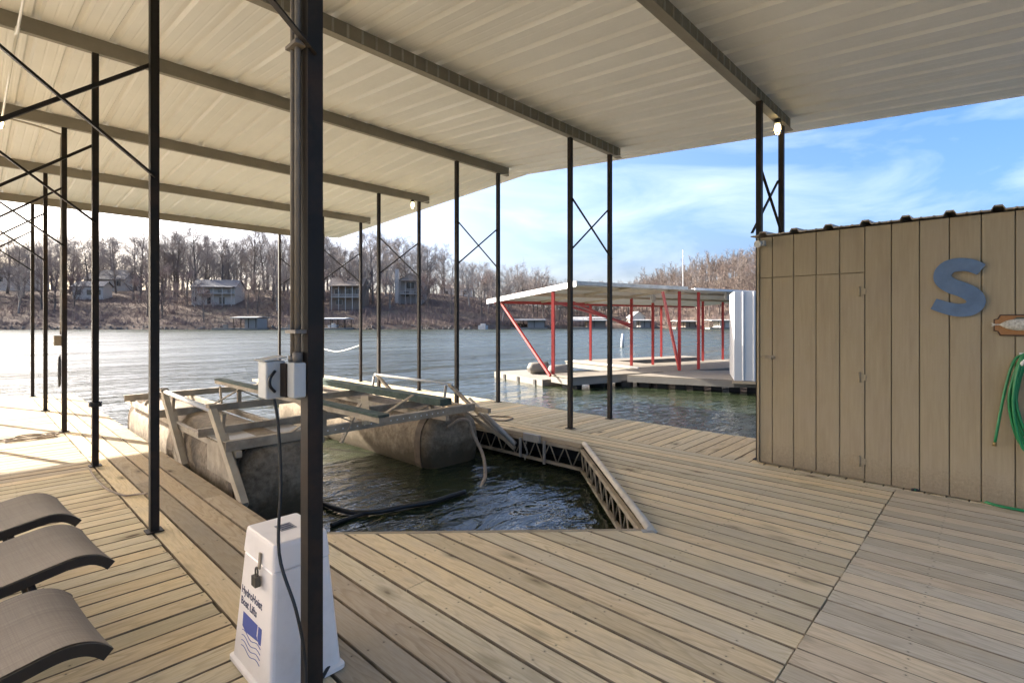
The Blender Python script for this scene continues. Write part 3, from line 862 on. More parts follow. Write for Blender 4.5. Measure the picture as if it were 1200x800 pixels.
M_CONDUIT = paint('dull_grey_conduit', (0.17, 0.145, 0.12), 0.6, 0, 0.2, (0.30, 0.27, 0.23), 6, 0.5)
# electrical boxes and conduit on the near post
NP = P(0.62, 1.305)
hw_ = 0.031
el = empty('disconnect_box', (NP.x-0.1, NP.y, 1.2), label='grey electrical disconnect box with side handle on the near dark post', cat='electrical box')
zb0, zb1 = 1.225, 1.365
def rbox(c_, d_, name, mat, par):
    m_ = MB(); m_.box(c_, d_); o_ = m_.build(name, mat, par)
    bv = o_.modifiers.new('bevel', 'BEVEL'); bv.width = 0.006; bv.segments = 2
    return o_
# the boxes hang on the -u / +v side of the post
q = Vector((NP.x-hw_-0.028, NP.y+0.004, 1.298))
jb = rbox(q, (0.05, 0.062, 0.135), 'wiring_box', M_GREYBOX, el)
st = MB(); st.box((NP.x-hw_-0.05, NP.y+0.055, 1.295), (0.02, 0.05, 0.13)); st.build('bracket', M_STEEL, el)
q2 = Vector((NP.x-hw_-0.075, NP.y+0.125, 1.295))
eb = rbox(q2, (0.075, 0.085, 0.148), 'box_body', M_GREYBOX, el)
m_ = MB(); m_.prism([(q2.x-0.047, q2.y-0.048, q2.z+0.074), (q2.x+0.04, q2.y-0.048, q2.z+0.086), (q2.x+0.04, q2.y-0.048, q2.z+0.092), (q2.x-0.05, q2.y-0.048, q2.z+0.079)], (0, 0.096, 0)); m_.build('rain_hood', M_GREYBOX, el)
m_ = MB(); m_.tube(smooth_path([(q2.x-0.005, q2.y-0.044, q2.z+0.035), (q2.x-0.03, q2.y-0.062, q2.z+0.01), (q2.x-0.03, q2.y-0.062, q2.z-0.02), (q2.x-0.005, q2.y-0.044, q2.z-0.045)], 4), 0.006, 8); m_.build('handle', M_BLACK, el)
cd = MB(); x_ = NP.x-hw_-0.02
cd.tube([(x_, NP.y+0.012, 1.366), (x_, NP.y+0.012, PZ['C']*H-0.02)], 0.0115, 10); cd.tube([(x_, NP.y+0.012, 1.366), (x_, NP.y+0.012, 1.405)], 0.019, 10)
cd.tube([(x_-0.004, NP.y+0.048, 1.366), (x_-0.004, NP.y+0.048, PZ['C']*H-0.02)], 0.0095, 10); cd.tube([(x_-0.004, NP.y+0.048, 1.366), (x_-0.004, NP.y+0.048, 1.39)], 0.017, 10)
co = cd.build('conduit_pipe', M_CONDUIT); tag(co, 'pair of grey conduit pipes running up the near dark post', 'conduit')
for z in (1.485, 2.6, 3.4):
    m_ = MB(); m_.box((x_-0.004, NP.y+0.02, z), (0.045, 0.09, 0.014)); m_.build('clamp', M_CONDUIT, co)
cb = MB()
cb.tube(smooth_path([(q2.x, q2.y-0.02, 1.222), (q2.x+0.012, q2.y-0.03, 1.13), (q2.x+0.02, q2.y-0.04, 0.9), (q2.x+0.005, q2.y-0.06, 0.62), (q2.x+0.035, q2.y-0.14, 0.42), (NP.x-0.045, NP.y-0.03, 0.25), (NP.x-0.05, NP.y-0.05, 0.12), (NP.x-0.09, NP.y-0.06, 0.02), (NP.x-0.2, NP.y-0.12, 0.012)], 6), 0.0065, 8)
tag(cb.build('power_cable', M_BLACK), 'black cable hanging from the disconnect box past the white cabinet', 'cable')
cb = MB(); a_ = on_z(378, 793, 0.02); b_ = on_z(396, 768, 0.02)
cb.tube(smooth_path([a_, a_.lerp(b_, 0.5)+Vector((0,0,0.01)), b_, P(0.765, 1.46, 0.04)], 5), 0.008, 8)
tag(cb.build('extension_cable', M_BLACK), 'short black cord leaving the foot of the white cabinet', 'cable')

# ------------------------------------------------------------------ light fixtures, conduits and ropes on the posts
M_BULB = NT('lit_bulb'); M_BULB.col((1, 0.8, 0.5)); M_BULB.b.inputs['Emission Color'].default_value = (1, 0.72, 0.32, 1); M_BULB.b.inputs['Emission Strength'].default_value = 2.2; M_BULB = M_BULB.set(0.3)
M_JAR = NT('clear_jar_glass'); M_JAR.col((0.95, 0.95, 0.92)); M_JAR.b.inputs['Transmission Weight'].default_value = 1.0; M_JAR = M_JAR.set(0.05)
def jar_light(u, k, label, dz=0.0, dv=-0.03):
    v = VROWS[k]*H+dv; z = PZ[k]*H+dz
    c = empty('jar_light', (u*H, v, z), label=label, cat='light')
    m_ = MB(); m_.tube([(u*H, v, z), (u*H, v, z-0.05)], [0.038, 0.043], 12); m_.build('cap', M_BLACK, c)
    m_ = MB(); m_.tube([(u*H, v, z-0.05), (u*H, v, z-0.065), (u*H, v, z-0.16), (u*H, v, z-0.185)], [0.036, 0.042, 0.042, 0.025], 12); m_.build('glass_jar', M_JAR, c)
    m_ = MB(); m_.tube([(u*H, v, z-0.06), (u*H, v, z-0.09), (u*H, v, z-0.125), (u*H, v, z-0.145)], [0.012, 0.022, 0.024, 0.01], 10); m_.build('bulb', M_BULB, c)
jar_light(4.43, 'C', 'lit jar light under the roof edge above the tan shed', -0.005)
jar_light(4.47, 'D', 'lit jar light hanging under the roof edge left of the tall paired posts', -0.005)
jar_light(0.20, 'D', 'lit jar light under the roof beam at the left edge of view', -0.005)
pp = MB(); p0 = depth_pt(30, 1, 3.0*H); 
pp.tube([P(0.22, 4.50, 2.82), P(0.22, 2.99, 2.76)], 0.012, 8); pp.tube([P(0.22, 4.50, 2.82), P(0.21, 6.15, 2.74)], 0.012, 8); pp.tube([P(0.22, 4.42, 2.825), P(0.22, 4.58, 2.825)], 0.018, 8)
tag(pp.build('conduit_pipe', M_PVC), 'white conduit pipe under the roof sheets at upper left', 'conduit')
dpst = P(0.62, VROWS['D'])
cd = MB(); cd.tube(smooth_path([dpst+Vector((-0.03, 0.055, 1.35)), dpst+Vector((-0.03, 0.055, 3.9)), dpst+Vector((-0.08, 0.03, 4.15)), dpst+Vector((-0.8, 0.0, 4.22))], 6), 0.013, 8)
tag(cd.build('conduit_pipe', M_GALV), 'grey conduit running up a post on the left walkway', 'conduit')
m_ = MB(); m_.box(dpst+Vector((-0.06, 0.055, 1.27)), (0.09, 0.08, 0.14)); tag(m_.build('outlet_box', M_FRAME), 'small brown outlet box on a post of the left walkway', 'electrical box')
rp_ = MB()
for k in range(2):
    rp_.tube([dpst+Vector((-0.045-0.012*k, 0.0+0.06*math.sin(a), 0.86+0.21*math.cos(a)-0.02*k)) for a in [2*math.pi*i/18 for i in range(19)]], 0.007, 6)
tag(rp_.build('rope_coil', M_BLACK), 'coil of dark rope hung on a post of the left walkway', 'rope')
rp_ = MB(); pts = []
for i in range(26):
    a = i*0.5; rr = 0.16+0.05*math.sin(i*1.3)
    pts.append(P(0.45, 6.1)+Vector((rr*1.5*math.cos(a)-0.1, rr*math.sin(a), 0.012+0.004*(i//8))))
rp_.tube(smooth_path(pts, 3), 0.009, 6); tag(rp_.build('mooring_rope', M_ROPE), 'loose brown mooring rope coiled on the left walkway by a post', 'rope')
rp_ = MB(); rp_.tube(smooth_path([on_z(105, 549, 0.02), on_z(112, 560, 0.012), on_z(125, 572, 0.012), on_z(145, 580, 0.012), on_z(160, 579, 0.012), on_z(172, 578, 0.05)], 5), 0.009, 6)
tag(rp_.build('mooring_rope', M_ROPE), 'brown rope lying between two posts of the left walkway', 'rope')
rp_ = MB(); pts = [on_z(a, b, 0.012) for a, b in ((552, 487), (575, 487.5), (595, 488), (601, 490), (592, 492.5), (578, 492))]
rp_.tube(smooth_path(pts, 5), 0.011, 6); tag(rp_.build('mooring_rope', M_ROPE), 'loop of rope lying on the right walkway beside the lift', 'rope')
ty = P(0.62, VROWS['A'])
m_ = MB()
for k in range(3): m_.tube([ty+Vector((0.043*math.cos(a)*1.2, 0.043*math.sin(a)*1.2, 0.64+0.016*k)) for a in [2*math.pi*i/10 for i in range(11)]], 0.009, 6)
tag(m_.build('rope_tie', M_BLACK), 'dark rope lashing round a post of the left walkway', 'rope')
rp_ = MB(); p0 = P(4.6, VROWS['E'], 0.62); p1 = P(4.6, VROWS['F'], 0.55)
rp_.tube(smooth_path([p0, (p0+p1)/2-Vector((0,0,0.16)), p1], 6), 0.012, 6); tag(rp_.build('mooring_rope', M_PVC), 'white rope slung between two far posts of the right walkway', 'rope')

# ------------------------------------------------------------------ boat lift in the slip
lift = empty('boat_lift', P(2.2, 4.5, -0.25), label='empty floating boat lift with two brown tanks and steel frame in the slip', cat='boat lift')
def tank(uc, v0, v1, wr, zr, zc):
    def ring(v, k, sq=2.8):
        out = []
        for i in range(28):
            a = 2*math.pi*i/28; ca, sa = math.cos(a), math.sin(a)
            rr = (abs(ca)**sq+abs(sa)**sq)**(-1/sq)
            out.append((uc*H+wr*k*rr*ca, v*H, zc*H+zr*k*rr*sa))
        return out
    lv = [(v0, 0.0), (v0+0.0, 0.72), (v0+0.012, 0.86), (v0+0.04, 0.95), (v0+0.09, 0.995), (v0+0.13, 1.0)] 
    L = lv + [(v0+0.3, 1.0), ((v0+v1)/2, 1.0), (v1-0.13, 1.0), (v1-0.04, 0.95), (v1, 0.75), (v1, 0.0)]
    m_ = MB(); vv = []
    for v, k in L: vv += ring(v, max(k, 0.002))
    n_ = 28; m_.add(vv, [(j*n_+i, j*n_+(i+1)%n_, (j+1)*n_+(i+1)%n_, (j+1)*n_+i) for j in range(len(L)-1) for i in range(n_)], True)
    t = m_.build('tank', M_TANK, lift)
    for v in (v0+0.10, v0+0.155):
        s_ = MB(); vv = []
        for dv in (-0.04, 0.04):
            for k in (1.0, 1.03): vv += ring(v+dv, k)
        fs = []
        for i in range(n_):
            j = (i+1)%n_; fs += [(i, n_+i, n_+j, j), (2*n_+i, 2*n_+j, 3*n_+j, 3*n_+i), (n_+i, 3*n_+i, 3*n_+j, n_+j)]
        s_.add(vv, fs); 
        if v == v0+0.155: s_.build('strap', M_STRAP, t)
    return t
TZ = -0.08
tank(1.40, 3.32, 6.6, 0.27*H*0.98, 0.30*H, TZ+0.03)
tank(2.98, 3.50, 6.6, 0.30*H, 0.29*H, TZ)
def beam(u0, u1, v, z, w=0.05, h=0.085, holes=False):
    m_ = MB(); m_.box(((u0+u1)/2*H, v*H+w/2-0.004, z*H), ((u1-u0)*H, 0.008, h)); m_.box(((u0+u1)/2*H, v*H, z*H+h/2-0.004), ((u1-u0)*H, w-0.012, 0.008))
    b = m_.build('cross_beam', M_FRAME, lift)
    return b
def angle_beam(u0, u1, v, z, h=0.075, w=0.06):
    m_ = MB(); x0, x1 = u0*H, u1*H
    sec = [(0,0),(0.006,0),(0.006,h-0.006),(w,h-0.006),(w,h),(0,h)]
    m_.prism([(x0, v*H+a, z*H-h/2+b) for a, b in reversed(sec)], (x1-x0, 0, 0))
    b = m_.build('cross_beam', M_FRAME, lift)
    return b
b1 = angle_beam(1.06, 3.06, 3.34, 0.262, 0.09, 0.07)
m_ = MB(); x_ = 1.7*H
hb = MB()
while x_ < 2.75*H:
    hb.tube([(x_, 3.34*H-0.003, 0.262*H), (x_, 3.34*H+0.001, 0.262*H)], 0.0085, 8); x_ += 0.085
ho_ = hb.build('bolt_heads', M_PVC, b1); ho_['kind'] = 'stuff'
angle_beam(1.06, 3.1, 3.87, 0.262, 0.085)
angle_beam(1.06, 3.1, 4.93, 0.262, 0.09)
angle_beam(1.06, 3.1, 6.2, 0.262, 0.09)
# long side rails over each tank
for u in (1.12, 1.64, 2.72, 3.20):
    m_ = MB(); m_.bar(P(u, 3.30, 0.215), P(u, 6.4, 0.215), 0.05, 0.06); m_.build('side_rail', M_FRAME, lift)
for u0, u1 in ((1.11, 1.66), ):
    m_ = MB(); m_.box(((u0+u1)/2*H, 3.60*H, 0.243*H), ((u1-u0)*H, 0.52*H, 0.01)); m_.build('deck_plate', M_GALV, lift)
    m_ = MB(); m_.box((1.105*H, 3.58*H, 0.13*H), (0.01, 0.5*H, 0.20*H)); m_.build('side_plate', M_FRAME, lift)
# bunks
m_ = MB(); m_.bar(P(1.68, 2.62, 0.43), P(1.68, 5.50, 0.43), 0.10, 0.045); bk1 = m_.build('bunk', M_FRAME, lift)
m_ = MB(); m_.bar(P(1.68, 2.62, 0.455), P(1.68, 5.50, 0.455), 0.115, 0.022); m_.build('bunk_pad', M_CARPET, bk1)
m_ = MB(); m_.bar(P(2.80, 3.42, 0.325), P(2.80, 6.4, 0.335), 0.19, 0.085); bk2 = m_.build('bunk', M_CARPET, lift)
def support(u, v, z0, z1, sp=0.22):
    m_ = MB(); m_.bar(P(u, v, z0), P(u, v, z1), 0.045, 0.045); m_.build('upright', M_FRAME, lift)
    for s_ in (-1, 1):
        m_ = MB(); m_.bar(P(u+s_*sp, v, z0+0.01), P(u+s_*0.01, v, z1-0.02), 0.012, 0.045, (0,1,0)); m_.build('diagonal', M_FRAME, lift)
support(1.68, 3.36, 0.28, 0.415); support(1.68, 4.95, 0.28, 0.415)
support(2.80, 3.62, 0.24, 0.30, 0.15); support(2.80, 4.95, 0.28, 0.305, 0.15)
m_ = MB(); m_.bar(P(1.56, 5.02, 0.27), P(1.60, 5.2, 0.40), 0.02, 0.09); m_.build('bunk_bracket', M_FRAME, lift)
for u, v0, v1 in ((1.95, 3.36, 3.9), (2.45, 3.36, 3.9), (2.45, 3.9, 4.95), (1.95, 3.9, 4.95)):
    m_ = MB(); m_.bar(P(u, v0, 0.235), P(u+0.25*(1 if u < 2 else -1), v1, 0.235), 0.03, 0.03); m_.build('diagonal', M_FRAME, lift)
m_ = MB(); m_.bar(P(1.97, 3.3, 0.285), P(2.34, 3.95, 0.36), 0.09, 0.045); m_.build('bunk_board', M_PLANK_OLD, lift)
m_ = MB(); m_.bar(P(2.1, 3.36, 0.29), P(2.42, 3.36, 0.43), 0.012, 0.05, (0,1,0)); m_.build('diagonal', M_FRAME, lift)
m_ = MB(); m_.bar(P(1.95, 3.35, 0.42), P(1.80, 3.35, 0.16), 0.012, 0.06, (0,1,0)); m_.build('diagonal', M_FRAME, lift)
# swing arms and guide bars on both sides
def arms(u, vs_, zt, name, s_):
    for v in vs_:
        m_ = MB(); m_.bar(P(u, v, zt+0.01), P(u, v-0.55, zt-0.47), 0.055, 0.085, (0,-0.6,1)); m_.build('swing_arm', M_FRAMEW, lift)
        m_ = MB(); m_.bar(P(u+s_*0.05, v-0.06, zt-0.16), P(u+s_*0.05, v-0.42, zt-0.52), 0.05, 0.085, (0,-0.6,1)); m_.build('swing_arm', M_FRAMEW, lift)
        m_ = MB(); m_.bar(P(u+s_*0.06, v-0.02, zt-0.02), P(u+s_*0.06, v+0.02, zt-0.24), 0.03, 0.05); m_.build('arm_bracket', M_FRAME, lift)
        m_ = MB(); m_.box(P(u, v+0.004, zt+0.03), (0.075, 0.11, 0.035)); m_.build('arm_cap', M_FRAME, lift)
    m_ = MB(); m_.tube([P(u, vs_[0], zt+0.0)+Vector((0,0,-0.0)), P(u, vs_[1]+0.03, zt+0.02)], 0.025, 10); m_.build('guide_bar', M_PVC, lift)
M_FRAMEW = paint('weathered_arm_steel', (0.40, 0.335, 0.24), 0.75, 0, 0.25, (0.24, 0.18, 0.11), 4, 0.6)
arms(1.075, (3.64, 4.80), 0.44, 'left', 1)
for v in (4.1, 5.45):
    m_ = MB(); m_.bar(P(3.40, v, 0.37), P(3.42, v-0.9, -0.14), 0.045, 0.045); m_.build('swing_arm', M_FRAME, lift)
    m_ = MB(); m_.tube([P(3.36, v, 0.36), P(3.33, v+0.02, 0.10)], 0.022, 8); m_.build('arm_bracket', M_GALV, lift)
m_ = MB(); m_.tube([P(3.36, 3.75, 0.26), P(3.43, 3.2, -0.10)], 0.03, 10); m_.build('swing_arm', M_GALV, lift)
m_ = MB(); m_.bar(P(3.28, 3.95, 0.22), P(3.44, 3.22, -0.12), 0.035, 0.05); m_.build('swing_arm', M_FRAME, lift)
m_ = MB(); m_.tube([P(3.40, 4.06, 0.375), P(3.40, 5.5, 0.375)], 0.02, 10); m_.build('guide_bar', M_PVC, lift)
m_ = MB(); m_.box(P(3.45, 3.02, -0.02), (0.04, 0.28, 0.10)); m_.box(P(3.43, 2.86, -0.12), (0.025, 0.03, 0.30)); m_.box(P(3.43, 3.14, -0.12), (0.025, 0.03, 0.26)); m_.build('pivot_bracket', M_GALV, lift)
ch = MB()
for i in range(9):
    c0 = P(3.42, 3.06, -0.06)+Vector((0, 0.02*math.sin(i), -0.028*i)); a_ = (i%2)*math.pi/2
    ch.tube([c0+Vector((0.011*math.cos(t)*math.cos(a_), 0.011*math.cos(t)*math.sin(a_), 0.019*math.sin(t))) for t in [2*math.pi*j/8 for j in range(9)]], 0.0035, 5)
ch.build('chain', M_GALV, lift)
# hoses
hs = MB(); hs.tube(smooth_path([P(2.86, 3.46, 0.10), P(2.93, 3.40, 0.16), P(3.02, 3.38, 0.14), P(3.06, 3.36, 0.02), P(3.02, 3.2, -0.12), P(2.88, 3.02, -0.22), P(2.75, 2.92, -0.255), P(2.5, 2.75, -0.30)], 6), 0.022, 10)
tag(hs.build('air_hose', M_ROPE), 'dirty pale air hose curving from the right lift tank into the water', 'hose')
hs = MB(); pts = [on_z(a, b, WATER+0.03) for a, b in ((372, 586), (392, 595), (412, 600), (435, 600), (455, 597), (480, 592), (505, 588), (528, 581), (545, 576))]
hs.tube(smooth_path(pts, 5), 0.026, 10); tag(hs.build('air_hose', M_BLACK), 'black air hose floating across the slip water', 'hose')
hs = MB(); pts = [on_z(a, b, WATER+0.02) for a, b in ((388, 615), (400, 610), (415, 605), (430, 600.5))]
hs.tube(smooth_path(pts, 5), 0.02, 10); tag(hs.build('air_hose', M_BLACK), 'short black hose end dipping into the slip water by the white cabinet', 'hose')

# ------------------------------------------------------------------ sling loungers on the left walkway
M_SLING = NT('taupe_sling_mesh')
def _sling():
    t = M_SLING; v = t.obj((1, 1, 1), 3)
    w1 = t.noise(t.obj((3, 260, 3), 3), 1.0, 3, 0.6); w2 = t.noise(t.obj((260, 3, 3), 5), 1.0, 3, 0.6)
    c = t.ramp(w1, [(0.3, (0.22, 0.18, 0.14)), (0.7, (0.31, 0.26, 0.20))])
    c = t.mix(t.ramp(w2, [(0.4, 0.0), (0.7, 0.45)]), c, (0.19, 0.155, 0.12))
    t.col(c); t.bump(t.mix(0.5, w1, w2), 0.25, 0.002); return t.set(0.8, 0, 0.3)
M_SLING = _sling()
M_CHAIRF = paint('dark_bronze_frame', (0.028, 0.022, 0.018), 0.4, 0.2, 0.2)
def lounger(v0, label, dw=0.0, dz=0.0, du=0.0, rot=R(5)):
    W = 0.58
    uT = 0.30*H + du
    prof = [(0.0, 0.335), (-0.028, 0.362), (-0.065, 0.385), (-0.115, 0.398), (-0.17, 0.397), (-0.26, 0.382), (-0.45, 0.352), (-0.70, 0.335), (-1.00, 0.34), (-1.12, 0.36), (-1.35, 0.56), (-1.62, 0.82)]
    prof = smooth_path([(a, 0, b+dz) for a, b in prof], 4)
    c = empty('sling_lounger', (uT-0.8, v0*H+W/2, 0), label=label, cat='lounge chair', group='sling loungers on the left walkway')
    y0, y1 = v0*H, v0*H+W
    m_ = MB(); vv = []
    ny = 6
    for p in prof:
        for j in range(ny+1):
            s_ = j/ny; vv.append((uT+p.x, y0-0.002+(W+0.004)*s_, p.z+0.009-0.012*math.sin(math.pi*s_)))
    n_ = ny+1
    fs = [(i*n_+j, i*n_+j+1, (i+1)*n_+j+1, (i+1)*n_+j) for i in range(len(prof)-1) for j in range(ny)]
    o_ = len(vv); vv += [(a, b, z-0.003) for a, b, z in vv]; fs += [tuple(o_+i for i in reversed(f)) for f in fs]
    m_.add(vv, fs, True); m_.build('sling', M_SLING, c)
    for y in (y0, y1):
        m_ = MB()
        vv = []
        n2 = len(prof)
        for i, p in enumerate(prof):
            t = (prof[min(i+1, n2-1)]-prof[max(i-1, 0)]).normalized(); nn = Vector((t.z, 0, -t.x))
            if nn.z < 0: nn = -nn
            q = Vector((uT+p.x, y, p.z))
            for a, b in ((-0.014, -0.036), (0.014, -0.036), (0.014, 0.006), (-0.014, 0.006)):
                w = q+nn*b; vv.append((w.x, y+a, w.z))
        fs = [(0,1,2,3), tuple((n2-1)*4+i for i in (3,2,1,0))] + [(i*4+j, i*4+(j+1)%4, (i+1)*4+(j+1)%4, (i+1)*4+j) for i in range(n2-1) for j in range(4)]
        m_.add(vv, fs); m_.build('side_rail', M_CHAIRF, c)
        for ul, zt, lean in ((-0.30, 0.36, 0.10), (-1.10, 0.345, -0.12)):
            m_ = MB(); m_.tube([(uT+ul, y+0.02*(1 if y == y0 else -1), zt+dz-0.01), (uT+ul+lean, y+0.02*(1 if y == y0 else -1), 0.006)], 0.014, 8); m_.build('leg', M_CHAIRF, c)
    for ul, zt in ((-0.30, 0.335), (-0.62, 0.30), (-1.10, 0.32)):
        m_ = MB(); m_.tube([(uT+ul, y0+0.02, zt+dz), (uT+ul, y1-0.02, zt+dz)], 0.011, 8); m_.build('stretcher', M_CHAIRF, c)
    for y in (y0+0.05, y1-0.05):
        m_ = MB(); m_.bar((uT-0.50, y, 0.335+dz), (uT-0.62, y, 0.295+dz), 0.012, 0.03); m_.build('hinge_bracket', M_CHAIRF, c)
    c.rotation_euler = (0, 0, rot)
    return c
lounger(1.50, 'brown sling lounger nearest the camera, lowest of the three at left', du=-0.115)
lounger(2.02, 'middle brown sling lounger of the three at left', du=0.015, dz=0.022)
lounger(2.545, 'brown sling lounger farthest from the camera, uppermost of the three at left', du=-0.015, dz=0.02)

# ------------------------------------------------------------------ neighbouring dock with red posts
E1 = Vector((0.866, 0.5)); E2 = Vector((-0.5, 0.866)); K0 = Vector((1.70, 14.6))
def N(a, b, z=0.0):
    q = K0 + E1*a + E2*b
    return C(q.x, q.y, z)
nd = empty('covered_dock', N(4, 0, WATER), label='neighbouring covered dock with red posts and white-edged roof', cat='dock')
def slab(poly, z0, z1, name, mat, par=nd):
    m_ = MB(); m_.prism([N(a, b, z0) for a, b in poly], (0, 0, z1-z0)); return m_.build(name, mat, par)
ZD = -0.02
slab([(0,0), (4.0,0), (4.0,1.05), (0,1.05)], ZD-0.24, ZD-0.045, 'fascia', M_CONCRETE)
slab([(-0.03,-0.03), (4.0,-0.03), (4.0,1.08), (-0.03,1.08)], ZD-0.043, ZD, 'finger_deck', M_FARDECK)
slab([(3.55,-0.2), (10.2,-0.2), (10.2,2.5), (5.3,2.5), (5.3,5.2), (3.55,5.2)], ZD-0.23, ZD-0.045, 'fascia', M_CONCRETE)
slab([(3.52,-0.23), (10.25,-0.23), (10.25,2.53), (5.33,2.53), (5.33,5.23), (3.52,5.23)], ZD-0.04, ZD+0.003, 'walkway_deck', M_FARDECK)
slab([(3.54,1.1), (3.60,1.1), (3.60,5.0), (3.54,5.0)], ZD-0.03, ZD+0.05, 'edge_rail', M_WSHEET)
slab([(5.33,4.1), (10.2,4.1), (10.2,5.2), (5.33,5.2)], ZD-0.2, ZD, 'finger_deck', M_FARDECK)
slab([(-0.25,1.15), (1.15,1.15), (1.15,4.2), (-0.25,4.2)], WATER-0.05, ZD-0.17, 'float_platform', M_CONCRETE)
for b in (1.5, 2.5, 3.4):
    slab([(-0.28,b), (-0.25,b), (-0.25,b+0.12), (-0.28,b+0.12)], WATER, ZD-0.2, 'bumper', M_BLACK)
for a, b in ((0.3,1.6),(0.3,2.8)):
    m_ = MB(); m_.tube([N(a,b,ZD-0.05), N(a+0.1,b,ZD+0.02), N(a+0.7,b,ZD+0.02), N(a+0.8,b,ZD-0.05)], [0.1,0.2,0.2,0.1], 8); m_.build('watercraft_ramp', M_CONCRETE, nd)
def cpx(px, Z): return C((px-600)/605*Z, Z, 0)
apron = [cpx(735, 15.2), cpx(860, 13.9), cpx(925, 13.7), cpx(960, 17.0), cpx(797, 16.6)]
m_ = MB(); m_.prism([p+Vector((0,0,ZD-0.04)) for p in apron], (0,0,0.037)); m_.build('apron_deck', M_FARDECK, nd)
m_ = MB(); m_.prism([p*0.999+Vector((0,0,ZD-0.2)) for p in apron], (0,0,0.158)); m_.build('fascia', M_CONCRETE, nd)
for i in range(9):
    for px, Z in ((735+i*21, 15.2-i*0.17),):
        p = cpx(px, Z+0.25); m_ = MB(); m_.box((p.x, p.y, WATER+0.0), (0.28, 0.28, 0.32), 0.3); m_.build('float', M_FLOAT, nd)
for a in (0.3, 1.3, 2.3, 3.2):
    p = N(a, 0.4, WATER-0.02); m_ = MB(); m_.box(p, (0.45, 0.45, 0.26), 0.3); m_.build('float', M_FLOAT, nd)
ZR0, ZR1 = 2.60, 2.30
def rz(b): return ZR0+(ZR1-ZR0)*b/5.3
RPOST = [(0.0,0.94),(0.05,4.9),(4.2,-0.1),(4.2,2.1),(4.5,4.8),(5.55,4.8),(5.15,2.0),(5.1,-0.1),(8.7,5.0),(8.2,2.3),(9.6,2.45),(9.6,-0.1)]
for a, b in RPOST:
    if (a, b) == (0.05, 4.9): continue
    z1 = rz(b)-0.08
    m_ = MB(); p0 = N(a, b, ZD+0.006); m_.box((p0.x, p0.y, (z1+ZD)/2+0.003), (0.09, 0.09, z1-ZD-0.006), 0.3); m_.build('post', M_RED, nd)
def rbar(p, q, w=0.07): 
    m_ = MB(); m_.bar(p, q, w, w); m_.build('brace', M_RED, nd)
rbar(N(-0.2, 0.8, ZD-0.02), N(0.1, 4.35, rz(4.35)-0.12))
rbar(N(4.2, -0.1, ZD+0.02), N(3.55, 0.0, rz(0)-0.1))
rbar(N(0.0, 0.94, 2.15), N(4.2, 2.1, 1.45), 0.06); rbar(N(4.2, 2.1, 1.35), N(1.6, 2.1, 2.2), 0.06)
for b in (0.35, 2.1, 4.8):
    m_ = MB(); m_.bar(N(0.05, b, rz(b)-0.06), N(10.6, b, rz(b)-0.06), 0.06, 0.11); m_.build('roof_beam', M_RED if b == 4.8 else M_UNDER, nd)
for a in (0.0, 2.1, 4.2, 6.3, 8.4):
    m_ = MB(); m_.bar(N(a, -0.1, rz(-0.1)-0.02), N(a, 5.2, rz(5.2)-0.02), 0.045, 0.07); m_.build('rafter', M_UNDER, nd)
def roofslab(a0, a1, b0, b1, dz, name, mat, t):
    m_ = MB(); vv = [N(a, b, rz(b)+dz+z) for z in (0, t) for a, b in ((a0,b0),(a1,b0),(a1,b1),(a0,b1))]
    m_.add(vv, [(3,2,1,0),(4,5,6,7),(0,1,5,4),(1,2,6,5),(2,3,7,6),(3,0,4,7)]); return m_.build(name, mat, nd)
nr_ = 10
for i in range(nr_):
    w_ = 4.41/nr_; roofslab(-0.05+i*w_, -0.05+(i+1)*w_-0.004, -0.28, 5.1, 0.02, 'roof_panel', M_WSHEET, 0.02)
for i in range(12):
    w_ = 0.54; roofslab(4.36+i*w_, 4.36+(i+1)*w_-0.004, -0.55, 5.2, -0.05, 'roof_panel', M_WSHEET, 0.02)
m_ = MB(); m_.bar(N(-0.07, -0.3, rz(-0.3)-0.02), N(-0.07, 5.12, rz(5.12)-0.02), 0.03, 0.16); m_.build('roof_trim', M_WSHEET, nd)
m_ = MB(); m_.bar(N(-0.07, -0.30, rz(-0.3)-0.0), N(4.36, -0.30, rz(-0.3)-0.0), 0.03, 0.11); m_.build('roof_trim', M_GALV, nd)
m_ = MB(); m_.bar(N(4.36, -0.57, rz(-0.57)-0.05), N(10.8, -0.57, rz(-0.57)-0.05), 0.03, 0.07); m_.build('roof_trim', M_WSHEET, nd)
m_ = MB(); m_.tube([N(4.25, -0.2, ZR0), N(4.25, -0.2, ZR0+1.25)], 0.012, 6); m_.build('aerial', M_WSHEET, nd)
for a, b in ((4.35, 1.2), (6.4, -0.2)):
    m_ = MB(); p = N(a, b, rz(b)-0.25); m_.tube([p+Vector((0,0,0.2)), p+Vector((0,0,0.12)), p, p-Vector((0,0,0.08))], [0.03,0.09,0.09,0.04], 10); m_.build('lamp', M_GREYBOX, nd)
